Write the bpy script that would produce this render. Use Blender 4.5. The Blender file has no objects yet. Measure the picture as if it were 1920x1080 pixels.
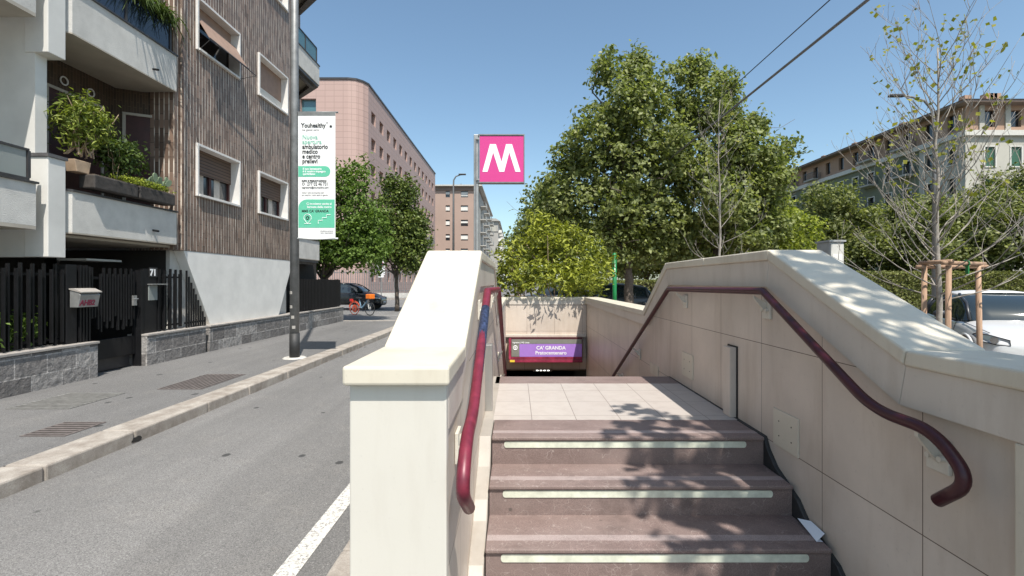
import bpy, math, random
import numpy as np
from mathutils import Vector, Matrix
R = math.radians
S = bpy.context.scene
COL = S.collection

# ---------------------------------------------------------------- camera, sky, sun, exposure
# camera at the origin, looking along +Y; road surface at z = -1.65, pavements at -1.53
cd = bpy.data.cameras.new('camera'); cam = bpy.data.objects.new('camera', cd); COL.objects.link(cam)
cam.location = (0, 0, 0); cam.rotation_euler = (R(90), 0, 0)
cd.sensor_width = 36; cd.lens = 915/1920*36
cd.shift_x = -8/1920; cd.shift_y = -11/1920
cd.clip_start = 0.05; cd.clip_end = 3000
S.camera = cam
SUN = Vector((0.205, -0.56, 1.0)).normalized()          # towards the sun
W = bpy.data.worlds.new('World'); S.world = W; W.use_nodes = True
wn = W.node_tree.nodes; wl = W.node_tree.links
bgn = wn['Background']; sky = wn.new('ShaderNodeTexSky')
sky.sky_type = 'NISHITA'; sky.sun_disc = False
sky.sun_elevation = math.asin(SUN.z); sky.sun_rotation = math.atan2(SUN.x, SUN.y)
sky.air_density = 1.0; sky.dust_density = 1.2; sky.ozone_density = 1.0
tnt = wn.new('ShaderNodeMix'); tnt.data_type = 'RGBA'; tnt.blend_type = 'MULTIPLY'; tnt.inputs[0].default_value = 1
tnt.inputs[7].default_value = (1.0, 1.09, 1.04, 1); wl.new(sky.outputs[0], tnt.inputs[6]); wl.new(tnt.outputs[2], bgn.inputs[0]); bgn.inputs[1].default_value = 0.125
sd = bpy.data.lights.new('sun', 'SUN'); sd.energy = 4.6; sd.angle = R(0.53); sd.color = (1, 0.95, 0.875)
so = bpy.data.objects.new('sun', sd); COL.objects.link(so)
so.rotation_euler = SUN.to_track_quat('Z', 'Y').to_euler(); so.location = (3, -8, 14)
S.view_settings.view_transform = 'Standard'; S.view_settings.look = 'None'
S.view_settings.gamma = 1; S.view_settings.exposure = 0.49
S.cycles.max_bounces = 8; S.cycles.transparent_max_bounces = 12

# ---------------------------------------------------------------- helpers
def lin(r, g, b, k=1.0):
    f = lambda v: ((v/255+.055)/1.055)**2.4 if v > 10 else v/255/12.92
    return (f(r)*k, f(g)*k, f(b)*k, 1)

class NT:
    def __init__(s, name):
        s.m = bpy.data.materials.new(name); s.m.use_nodes = True
        s.t = s.m.node_tree; s.n = s.t.nodes; s.b = s.n['Principled BSDF']; s.o = s.n['Material Output']
        s.co = s.n.new('ShaderNodeTexCoord')
    def link(s, a, b): s.t.links.new(a, b)
    def mapping(s, scale=(1,1,1), rot=(0,0,0), loc=(0,0,0), src=None):
        m = s.n.new('ShaderNodeMapping'); m.inputs['Scale'].default_value = scale
        m.inputs['Rotation'].default_value = rot; m.inputs['Location'].default_value = loc
        s.link(src or s.co.outputs['Object'], m.inputs['Vector']); return m.outputs[0]
    def noise(s, scale, detail=4, rough=.55, vec=None, dist=0):
        n = s.n.new('ShaderNodeTexNoise'); n.inputs['Scale'].default_value = scale
        n.inputs['Detail'].default_value = detail; n.inputs['Roughness'].default_value = rough
        n.inputs['Distortion'].default_value = dist
        s.link(vec or s.co.outputs['Object'], n.inputs['Vector']); return n.outputs[0]
    def ramp(s, fac, stops):
        r = s.n.new('ShaderNodeValToRGB'); e = r.color_ramp.elements
        while len(e) < len(stops): e.new(.5)
        for i, (p, c) in enumerate(stops):
            e[i].position = p; e[i].color = c if not isinstance(c, (int, float)) else (c, c, c, 1)
        s.link(fac, r.inputs[0]); return r.outputs[0]
    def mix(s, fac, a, b, mode='MIX'):
        m = s.n.new('ShaderNodeMix'); m.data_type = 'RGBA'; m.blend_type = mode
        for sock, v in ((m.inputs[0], fac), (m.inputs[6], a), (m.inputs[7], b)):
            if hasattr(v, 'links'): s.link(v, sock)
            else: sock.default_value = v
        return m.outputs[2]
    def bump(s, h, strength=.3, dist=.01, normal=None):
        b = s.n.new('ShaderNodeBump'); b.inputs['Strength'].default_value = strength
        b.inputs['Distance'].default_value = dist
        s.link(h, b.inputs['Height'])
        if normal is not None: s.link(normal, b.inputs['Normal'])
        return b.outputs[0]
    def yz(s, swap=False, loc=(0,0,0)):
        sp = s.n.new('ShaderNodeSeparateXYZ'); s.link(s.co.outputs['Object'], sp.inputs[0])
        cb = s.n.new('ShaderNodeCombineXYZ')
        ad = s.n.new('ShaderNodeMath'); ad.operation = 'ADD'
        s.link(sp.outputs[0], ad.inputs[0]); s.link(sp.outputs[1], ad.inputs[1])
        a, b = (sp.outputs[2], ad.outputs[0]) if swap else (ad.outputs[0], sp.outputs[2])
        s.link(a, cb.inputs[0]); s.link(b, cb.inputs[1]); return s.mapping(loc=loc, src=cb.outputs[0])
    def brick(s, vec, w, h, mortar, c1, c2, cm, offset=.5, smooth=.1, bias=0):
        b = s.n.new('ShaderNodeTexBrick'); s.link(vec, b.inputs['Vector'])
        b.offset = offset; b.inputs['Scale'].default_value = 1
        b.inputs['Brick Width'].default_value = w; b.inputs['Row Height'].default_value = h
        b.inputs['Mortar Size'].default_value = mortar; b.inputs['Mortar Smooth'].default_value = smooth
        b.inputs['Bias'].default_value = bias
        b.inputs['Color1'].default_value = c1; b.inputs['Color2'].default_value = c2; b.inputs['Mortar'].default_value = cm
        return b
    def set(s, color=None, rough=None, metal=None, normal=None, spec=None, emis=None, es=0):
        B = s.b.inputs
        for key, v in (('Base Color', color), ('Roughness', rough), ('Metallic', metal), ('Normal', normal), ('Specular IOR Level', spec)):
            if v is None: continue
            if hasattr(v, 'links'): s.link(v, B[key])
            else: B[key].default_value = v
        if emis: B['Emission Color'].default_value = emis; B['Emission Strength'].default_value = es
        return s.m

def mul(c, k): return (c[0]*k, c[1]*k, c[2]*k, 1)
def m_plain(name, c, rough=.6, metal=0, var=.18, scale=6, bump=.1, bscale=60, bdist=.003, spec=.5, streak=False):
    t = NT(name)
    vec = t.mapping(scale=(1, 1, .15)) if streak else None
    f = t.noise(scale, 5, .6, vec)
    col = t.mix(t.ramp(f, [(.3, 0), (.7, 1)]), mul(c, 1-var), mul(c, 1+var*.6))
    nrm = t.bump(t.noise(bscale, 3), bump, bdist) if bump else None
    return t.set(color=col, rough=rough, metal=metal, normal=nrm, spec=spec)

M = {}
# stone cladding of the metro entrance
def m_clad(name, c, joints=True, wy=.57, hz=.54, dirt=.25, loc=(0, 0, 0), rough=.45, streak=.55):
    t = NT(name)
    big = t.noise(1.6, 6, .6); st = t.noise(5, 6, .65, t.mapping(scale=(1, 1, .18)))
    col = t.mix(t.ramp(big, [(.3, 0), (.75, 1)]), mul(c, 1-dirt), c)
    col = t.mix(t.ramp(st, [(.5, 0), (.78, streak)]), col, mul((c[0], c[1]*.9, c[2]*.8, 1), .6))
    if joints:
        sx_ = t.n.new('ShaderNodeSeparateXYZ'); t.link(t.co.outputs['Object'], sx_.inputs[0]); ma = t.n.new('ShaderNodeMath'); ma.operation = 'MULTIPLY_ADD'
        t.link(t.noise(1.7, 6, .7), ma.inputs[0]); ma.inputs[1].default_value = .9; t.link(sx_.outputs[2], ma.inputs[2])
        mr = t.n.new('ShaderNodeMapRange'); mr.inputs[1].default_value = .95; mr.inputs[2].default_value = .35; mr.inputs[3].default_value = 0; mr.inputs[4].default_value = .75; t.link(ma.outputs[0], mr.inputs[0])
        col = t.mix(mr.outputs[0], col, mul((c[0]*.92, c[1]*.78, c[2]*.66, 1), .8))
    sp = t.noise(60, 2); col = t.mix(t.ramp(sp, [(.66, 0), (.74, streak*.5)]), col, mul(c, .6))
    h = None
    if joints:
        b = t.brick(t.yz(loc=loc), wy, hz, .0022, (1,1,1,1), (.93,.92,.9,1), (.16,.12,.1,1), offset=0, smooth=.3)
        col = t.mix(1.0, col, b.outputs[0], 'MULTIPLY')
    n = t.bump(t.noise(90, 3), .08, .002)
    return t.set(color=col, rough=rough, normal=n)
M['clad'] = m_clad('stone_cladding', (.70, .605, .515, 1), loc=(-.04-1.44+1.44, .44, 0))
M['cladp'] = m_clad('stone_coping', (.665, .605, .49, 1), joints=False, dirt=.14)
M['pier'] = m_clad('stone_pier', (.62, .585, .515, 1), joints=False, dirt=.06, streak=.3)
M['band'] = m_clad('stone_band', (.65, .58, .50, 1), joints=False, dirt=.18)
def m_granite(name, c):
    t = NT(name)
    a = t.noise(260, 2, .7); b = t.noise(6, 5)
    col = t.mix(t.ramp(a, [(.35, 0), (.65, 1)]), mul(c, .62), mul(c, 1.3))
    col = t.mix(t.ramp(b, [(.35, 0), (.75, .5)]), col, mul((c[0], c[1]*.98, c[2]*.95, 1), .55))
    v = t.n.new('ShaderNodeTexVoronoi'); v.inputs['Scale'].default_value = 5; t.link(t.co.outputs['Object'], v.inputs['Vector'])
    col = t.mix(t.ramp(v.outputs[0], [(.035, .8), (.06, 0)]), col, (.04, .035, .03, 1))
    w = t.noise(2.2, 7, .7, t.mapping(scale=(.6, 1.6, 1.6), loc=(3, 1, 2)))
    col = t.mix(t.ramp(w, [(.42, 0), (.62, .45)]), col, mul((c[0]*1.25, c[1]*1.35, c[2]*1.35, 1), 1))
    col = t.mix(t.ramp(t.noise(3.1, 6, .7, t.mapping(loc=(9, 4, 1))), [(.55, 0), (.7, .55)]), col, mul(c, .4))
    w2 = t.n.new('ShaderNodeTexVoronoi'); w2.feature = 'DISTANCE_TO_EDGE'; w2.inputs['Scale'].default_value = 1.4
    wv_ = t.n.new('ShaderNodeVectorMath'); wv_.operation = 'ADD'; nz_ = t.n.new('ShaderNodeTexNoise'); nz_.inputs['Scale'].default_value = 9; t.link(t.co.outputs['Object'], nz_.inputs['Vector'])
    t.link(t.mapping(scale=(1, .3, .3)), wv_.inputs[0]); t.link(nz_.outputs[1], wv_.inputs[1]); t.link(wv_.outputs[0], w2.inputs['Vector'])
    col = t.mix(t.ramp(w2.outputs[0], [(.0, .6), (.006, 0)]), col, (.42,.36,.33,1))
    return t.set(color=col, rough=.6, normal=t.bump(a, .15, .001))
M['granite'] = m_granite('red_granite', (.215, .155, .14, 1))
M['granite_band'] = m_granite('worn_granite', (.33, .26, .245, 1))
t = NT('landing_tiles')
b = t.brick(t.mapping(loc=(-.045, -3.146, 0)), .287, .375, .0025, (.46,.415,.375,1), (.435,.39,.355,1), (.20,.165,.145,1), offset=0)
sp = t.noise(9, 6, .7)
M['tiles'] = t.set(color=t.mix(t.ramp(sp, [(.45, 0), (.8, .5)]), b.outputs[0], (.32,.27,.24,1)), rough=.55, normal=t.bump(t.noise(200), .1, .001))
M['side_strip'] = m_clad('stone_side_strip', (.43, .39, .34, 1), joints=False, dirt=.3)
M['strip'] = m_plain('luminous_strip', (.66, .68, .56, 1), .5, var=.25, scale=14, bump=.2)
M['rail'] = m_plain('shaded_maroon_paint', (.050, .006, .012, 1), .38, var=.35, scale=12, bump=.05)  # right rail: maroon darkened, its shade is put into the colour
M['rail_lit'] = m_plain('sunlit_maroon_paint', (.17, .018, .036, 1), .42, var=.4, scale=18, bump=.08, bscale=30)  # left rail: lighter copy of the same maroon, sunlight put into the colour
M['cream_metal'] = m_plain('cream_painted_metal', (.62, .58, .50, 1), .45, var=.15)
M['steel'] = m_plain('brushed_steel', (.42, .41, .39, 1), .42, .7, var=.25, streak=True)
# asphalt
def m_asph(name, c, spots=True):
    t = NT(name)
    f = t.noise(.5, 6, .6); g = t.noise(150, 2, .8); k = t.noise(.9, 4, .6, t.mapping(scale=(1.6, .12, 1)))
    col = t.mix(t.ramp(f, [(.3, 0), (.7, 1)]), mul(c, .84), mul(c, 1.1))
    col = t.mix(t.ramp(k, [(.42, 0), (.66, .75)]), col, mul(c, .62))
    p1 = t.noise(2.4, 7, .75); col = t.mix(t.ramp(p1, [(.5, 0), (.72, .35)]), col, mul((c[0], c[1]*.96, c[2]*.9, 1), 1.35))
    p2 = t.noise(22, 3, .6, t.mapping(scale=(1, .35, 1))); col = t.mix(t.ramp(p2, [(.66, 0), (.74, .6)]), col, mul(c, .45))
    col = t.mix(t.ramp(g, [(.40, 1), (.5, 0)]), col, mul(c, .45))
    col = t.mix(t.ramp(g, [(.6, 0), (.68, .8)]), col, mul(c, 1.9))
    if spots:
        v = t.n.new('ShaderNodeTexVoronoi'); v.inputs['Scale'].default_value = 2.1
        t.link(t.mapping(scale=(1, .8, .01)), v.inputs['Vector'])
        col = t.mix(t.ramp(v.outputs[0], [(.075, .85), (.095, 0)]), col, (.03, .03, .03, 1))
    return t.set(color=col, rough=.85, normal=t.bump(g, .5, .004))
M['road'] = m_asph('road_asphalt', (.205, .198, .19, 1))
M['walk'] = m_asph('pavement_asphalt', (.175, .17, .165, 1))
M['ground'] = m_asph('far_asphalt', (.19, .185, .18, 1), False)
t = NT('road_paint'); f = t.noise(55, 4, .8)
M['paint'] = t.set(color=t.mix(t.ramp(f, [(.40, 0), (.52, 1)]), (.22,.21,.2,1), (.62,.60,.55,1)), rough=.8, normal=t.bump(f, .4, .003))
t = NT('kerb_granite'); a = t.noise(120, 3, .7); b2 = t.noise(4, 7, .7)
col = t.mix(t.ramp(b2, [(.35, 0), (.65, 1)]), (.24,.205,.17,1), (.45,.41,.36,1))
M['kerb'] = t.set(color=t.mix(t.ramp(a, [(.4, .4), (.55, 0)]), col, (.2,.17,.15,1)), rough=.8, normal=t.bump(a, .5, .006))
M['soil'] = m_plain('dry_soil', (.20, .15, .11, 1), .95, var=.4, scale=3, bump=.6, bscale=30, bdist=.02)
M['grass'] = m_plain('lawn', (.07, .09, .03, 1), .95, var=.5, scale=2, bump=.6, bscale=60, bdist=.02)
# left building
t = NT('brown_ceramic_cladding')
v = t.yz(swap=True)
b = t.brick(v, .29, .098, .006, (.25,.165,.12,1), (.105,.066,.046,1), (.045,.03,.022,1), offset=.37, smooth=.15, bias=0)
ln = t.brick(v, 400, .098, .0105, (0,0,0,1), (0,0,0,1), (1,1,1,1), offset=0, smooth=.1)
lf = t.mix(1.0, ln.outputs[0], t.ramp(t.noise(7, 3, .6, t.mapping(scale=(0, 6, .35))), [(.40, .1), (.58, 1)]), 'MULTIPLY')
g = t.noise(1.2, 5, .6); st = t.noise(6, 4, .6, t.mapping(scale=(1, 1, .12)))
col = t.mix(lf, b.outputs[0], (.80,.72,.62,1)); col = t.mix(t.ramp(st, [(.45, 0), (.75, .35)]), col, (.30,.24,.20,1))
col = t.mix(t.ramp(g, [(.45, 0), (.8, .4)]), col, (.10,.075,.065,1))
wv = t.n.new('ShaderNodeTexWave'); wv.bands_direction = 'Y'; wv.inputs['Scale'].default_value = 5.1
t.link(v, wv.inputs['Vector'])
M['brown'] = t.set(color=col, rough=.55, normal=t.bump(b.outputs['Fac'], -.7, .012))
t = NT('shaded_dark_glazed_cladding')  # deeper brown glaze, darkened further to carry the recess shade
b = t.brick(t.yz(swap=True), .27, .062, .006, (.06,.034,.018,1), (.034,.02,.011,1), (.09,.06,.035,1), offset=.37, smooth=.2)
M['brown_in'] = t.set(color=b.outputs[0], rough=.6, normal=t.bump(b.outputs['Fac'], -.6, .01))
M['render'] = m_plain('rough_white_render', (.56, .54, .50, 1), .85, var=.16, scale=3, bump=.5, bscale=60, bdist=.012)
M['smooth'] = m_plain('smooth_white_render', (.62, .605, .565, 1), .75, var=.1, scale=2, bump=.15, bscale=20)
M['plaster'] = m_plain('base_white_plaster', (.735, .715, .67, 1), .75, var=.10, scale=2.2, bump=.3, bscale=14, bdist=.006)
M['coping_dark'] = m_plain('dark_coping', (.10, .095, .095, 1), .5, var=.4)
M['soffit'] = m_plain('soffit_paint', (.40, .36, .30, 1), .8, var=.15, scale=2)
M['framew'] = m_plain('white_window_surround', (.68, .655, .62, 1), .5, var=.1)
M['darkframe'] = m_plain('dark_metal_frame', (.045, .042, .042, 1), .4, var=.2)
t = NT('roller_shutter')
wv = t.n.new('ShaderNodeTexWave'); wv.bands_direction = 'Z'; wv.inputs['Scale'].default_value = 4.2; t.link(t.co.outputs['Object'], wv.inputs['Vector'])
M['shutter'] = t.set(color=t.mix(t.ramp(wv.outputs[0], [(.0, 0), (.25, 1)]), (.035,.02,.013,1), (.13,.08,.055,1)), rough=.55, normal=t.bump(wv.outputs[0], .5, .01))
M['blind'] = m_plain('tan_roller_blind', (.30, .20, .15, 1), .7, var=.15)
M['glass'] = NT('dark_glass').set(color=(.02,.022,.025,1), rough=.06, spec=.8)
M['glass_win'] = NT('window_glass').set(color=(.045,.05,.055,1), rough=.08, spec=.8)
M['curtain'] = m_plain('curtain', (.45, .42, .38, 1), .9, var=.2)
M['bglass'] = NT('blue_black_glass').set(color=(.012,.018,.035,1), rough=.05, spec=.9)
M['fglass'] = NT('frosted_glass').set(color=(.24,.26,.25,1), rough=.22, spec=.8)
M['teal'] = NT('teal_glass').set(color=(.07,.16,.18,1), rough=.1, spec=.8)
t = NT('rough_stone_blocks')
v = t.yz(loc=(0, .05, 0))
b = t.brick(v, .46, .27, .009, (.15,.138,.13,1), (.36,.34,.32,1), (.46,.43,.40,1), offset=.5, smooth=.25)
g = t.noise(11, 7, .7); col = t.mix(t.ramp(g, [(.38, .6), (.55, 0)]), b.outputs[0], (.10,.092,.088,1))
n1 = t.bump(t.noise(9, 6, .65), .9, .05); n1 = t.bump(b.outputs['Fac'], -.6, .02, n1)
M['block'] = t.set(color=col, rough=.85, normal=n1)
M['slabtop'] = m_plain('stone_slab_top', (.34, .31, .28, 1), .8, var=.2, scale=8, bump=.3)
M['black'] = m_plain('black_painted_iron', (.009, .009, .010, 1), .45, var=.3, bump=.1, spec=.35)
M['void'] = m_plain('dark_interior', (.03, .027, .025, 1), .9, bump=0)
M['galv'] = m_plain('galvanised_steel', (.36, .36, .35, 1), .45, .55, var=.2, scale=9)
M['galvd'] = m_plain('grey_pole_paint', (.20, .20, .20, 1), .5, .3, var=.2, scale=9)
M['galvp'] = m_plain('weathered_galvanised', (.24, .24, .235, 1), .5, .4, var=.25, scale=7)
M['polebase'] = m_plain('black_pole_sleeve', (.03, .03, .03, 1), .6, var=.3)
M['concrete'] = m_plain('concrete', (.50, .48, .44, 1), .8, var=.2)
M['banner'] = m_plain('banner_vinyl', (.76, .76, .745, 1), .5, var=.03, scale=2, bump=.05)
M['bgreen'] = m_plain('banner_green', (.115, .48, .315, 1), .5, var=.04, bump=0)
M['btext'] = NT('banner_black').set(color=(.02,.02,.02,1), rough=.6)
M['bgtext'] = NT('banner_grey_green').set(color=(.22,.50,.38,1), rough=.6)
M['bgrey'] = NT('banner_grey').set(color=(.30,.28,.28,1), rough=.6)
M['white'] = NT('print_white').set(color=(.82,.82,.82,1), rough=.5)
M['magenta'] = m_plain('magenta_sign_face', (.58, .045, .225, 1), .35, var=.04, scale=1.5, bump=0)
M['purple'] = m_plain('purple_sign_face', (.36, .19, .58, 1), .4, var=.06, bump=0)
M['silver'] = m_plain('silver_sign_face', (.25, .25, .22, 1), .4, .2, var=.1)
M['maroon'] = m_plain('worn_maroon_frame', (.30, .03, .07, 1), .45, var=.5, scale=7)
M['maroond'] = m_plain('dark_maroon_frame', (.07, .015, .02, 1), .45, var=.3)
M['yellow'] = NT('yellow_sticker').set(color=(.75,.55,.05,1), rough=.5)
M['bluestk'] = m_plain('blue_sticker', (.035, .05, .11, 1), .5, var=.9, scale=70, bump=0)
# lit fixture
M['lamp'] = NT('lit_tube').set(color=(.8,.8,.8,1), emis=(1,.98,.92,1), es=3.0)
# pink tiles
t = NT('pink_ceramic_facade'); b = t.brick(t.yz(), .95, .62, .03, (.44,.30,.26,1), (.42,.285,.245,1), (.31,.21,.18,1), offset=0, smooth=.1)
M['pink'] = t.set(color=t.mix(t.ramp(t.noise(.15, 4), [(.3, 0), (.7, .25)]), b.outputs[0], (.46,.33,.29,1)), rough=.6)
M['pinkp'] = m_plain('brown_pink_plaster', (.37, .265, .215, 1), .85, var=.08, scale=.3, bump=0)
M['pinkd'] = m_plain('dark_pink_plaster', (.22, .165, .14, 1), .85, var=.08, scale=.3, bump=0)
M['beige'] = m_plain('beige_plaster', (.42, .40, .345, 1), .85, var=.14, scale=.4, bump=0)
M['greyp'] = m_plain('grey_plaster', (.36, .34, .31, 1), .85, var=.1, scale=.4, bump=0)
M['greenp'] = m_plain('olive_green_plaster', (.15, .165, .115, 1), .85, var=.12, scale=.3, bump=0)
M['peach'] = m_plain('peach_plaster', (.36, .235, .165, 1), .85, var=.12, scale=.5, bump=0)
M['roof'] = m_plain('clay_roof', (.30, .20, .16, 1), .9, var=.25, scale=2, bump=.4, bscale=5, bdist=.1)
M['gshut'] = m_plain('green_shutter', (.03, .10, .06, 1), .6, var=.2, bump=0)
M['wshut'] = m_plain('white_shutter', (.70, .68, .63, 1), .6, var=.1, bump=0)
M['wframe'] = m_plain('window_trim', (.55, .53, .48, 1), .6, var=.1, bump=0)
# wood, bark
t = NT('round_pine_stake'); g = t.noise(4, 6, .6, t.mapping(scale=(9, 9, .8)), 1.5)
M['wood'] = t.set(color=t.mix(t.ramp(g, [(.3, 0), (.7, 1)]), (.22,.125,.075,1), (.44,.29,.19,1)), rough=.75, normal=t.bump(g, .3, .004))
M['bark'] = m_plain('bark', (.13, .105, .085, 1), .9, var=.4, scale=14, bump=.7, bscale=30, bdist=.02)
M['pbark'] = m_plain('pale_bark', (.31, .275, .235, 1), .85, var=.35, scale=20, bump=.4, bscale=60, bdist=.004)
M['stem'] = m_plain('pale_stems', (.42, .30, .20, 1), .8, var=.3)
M['cabgrey'] = m_plain('cabinet_grey', (.33, .335, .33, 1), .6, var=.15)
M['terra'] = m_plain('dark_planter', (.05, .043, .038, 1), .8, var=.5, scale=9, bump=.5, bscale=20, bdist=.01)
M['redwood'] = m_plain('dark_red_door', (.05, .012, .010, 1), .5, var=.3)
M['green_pole'] = m_plain('green_pole_paint', (.01, .17, .045, 1), .3, var=.2)
def m_leaf(name, dark, light, rough=.42, tl=.32, odd=None):
    t = NT(name)
    gn = t.n.new('ShaderNodeNewGeometry')
    rp = gn.outputs['Random Per Island']
    cl = t.noise(1.1, 3)
    ad = t.n.new('ShaderNodeMath'); ad.operation = 'MULTIPLY_ADD'
    t.link(rp, ad.inputs[0]); ad.inputs[1].default_value = .65
    m2 = t.n.new('ShaderNodeMath'); m2.operation = 'MULTIPLY'; t.link(cl, m2.inputs[0]); m2.inputs[1].default_value = .45
    t.link(m2.outputs[0], ad.inputs[2])
    stops = [(.12, dark), (.85, light)]
    if odd: stops.append((.97, odd))
    col = t.ramp(ad.outputs[0], stops)
    t.set(color=col, rough=rough+.12, spec=.3)
    tr = t.n.new('ShaderNodeBsdfTranslucent'); t.link(t.mix(1.0, col, (1.25, 1.35, .6, 1), 'MULTIPLY'), tr.inputs[0])
    mx = t.n.new('ShaderNodeMixShader'); mx.inputs[0].default_value = tl
    t.link(t.b.outputs[0], mx.inputs[1]); t.link(tr.outputs[0], mx.inputs[2]); t.link(mx.outputs[0], t.o.inputs[0])
    return t.m
M['leaf_plane'] = m_leaf('plane_leaves', (.040,.062,.016,1), (.31,.34,.125,1), .36, .42, (.46,.44,.24,1))
M['leaf_dark'] = m_leaf('dark_leaves', (.032,.048,.015,1), (.27,.29,.10,1), .36, .38, (.38,.35,.17,1))
M['leaf_bright'] = m_leaf('bright_leaves', (.045,.085,.014,1), (.18,.27,.055,1), .4, .35)
M['leaf_magnolia'] = m_leaf('magnolia_leaves', (.030,.055,.012,1), (.17,.215,.05,1), .3, .2, (.20,.15,.07,1))
M['leaf_pitto'] = m_leaf('yellow_green_leaves', (.045,.08,.010,1), (.36,.40,.055,1), .4, .33)
M['leaf_bush'] = m_leaf('bush_leaves', (.025,.048,.008,1), (.36,.38,.05,1), .4, .25)
M['leaf_hedge'] = m_leaf('hedge_leaves', (.06,.075,.02,1), (.26,.27,.09,1), .5, .25, (.30,.22,.12,1))
M['leaf_autumn'] = m_leaf('turning_leaves', (.10,.13,.02,1), (.34,.32,.05,1), .5, .4, (.28,.12,.03,1))
M['leaf_pot'] = m_leaf('potted_leaves', (.07,.11,.015,1), (.30,.34,.07,1), .4, .3)
M['leaf_potd'] = m_leaf('dark_potted_leaves', (.025,.05,.012,1), (.12,.17,.04,1), .4, .25)
M['cactus'] = m_plain('cactus_skin', (.20, .26, .16, 1), .6, var=.2)
# vehicles
M['carwhite'] = NT('white_car_paint').set(color=(.60,.59,.575,1), rough=.25, spec=.6)
M['carwhite'].node_tree.nodes['Principled BSDF'].inputs['Coat Weight'].default_value = .6
M['carblack'] = NT('black_car_paint').set(color=(.012,.013,.014,1), rough=.25, spec=.6)
M['cargrey'] = NT('dark_grey_car_paint').set(color=(.05,.055,.06,1), rough=.3, spec=.6)
M['carglass'] = NT('car_glass').set(color=(.02,.03,.035,1), rough=.04, spec=1)
M['tyre'] = m_plain('tyre_rubber', (.02,.02,.02,1), .8)
M['rim'] = NT('alloy').set(color=(.45,.45,.46,1), rough=.3, metal=.8)
M['plastic'] = m_plain('dark_plastic', (.025,.026,.03,1), .35, var=.1)
M['lightglass'] = NT('headlight_lens').set(color=(.30,.31,.32,1), rough=.06, spec=1)
M['chrome'] = NT('chrome').set(color=(.6,.6,.6,1), rough=.12, metal=1)
M['bikered'] = NT('red_orange_paint').set(color=(.75,.10,.03,1), rough=.4)
M['bikewheel'] = NT('salmon_wheel').set(color=(.62,.14,.10,1), rough=.5)
M['orange'] = NT('orange_plastic').set(color=(.85,.20,.02,1), rough=.4)
M['bikeblue'] = NT('pale_blue_paint').set(color=(.25,.40,.52,1), rough=.4)
M['blue'] = NT('road_sign_blue').set(color=(.03,.07,.30,1), rough=.4)
M['red'] = NT('road_sign_red').set(color=(.6,.03,.03,1), rough=.4)
M['turq'] = NT('turquoise_plastic').set(color=(.05,.35,.33,1), rough=.5)
M['paper'] = NT('paper').set(color=(.75,.78,.82,1), rough=.8)
M['rust'] = m_plain('rusty_grating', (.17,.145,.135,1), .7, .2, var=.3, scale=12)
M['grate'] = m_plain('steel_grating', (.24,.235,.22,1), .6, .2, var=.3, scale=12)

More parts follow.
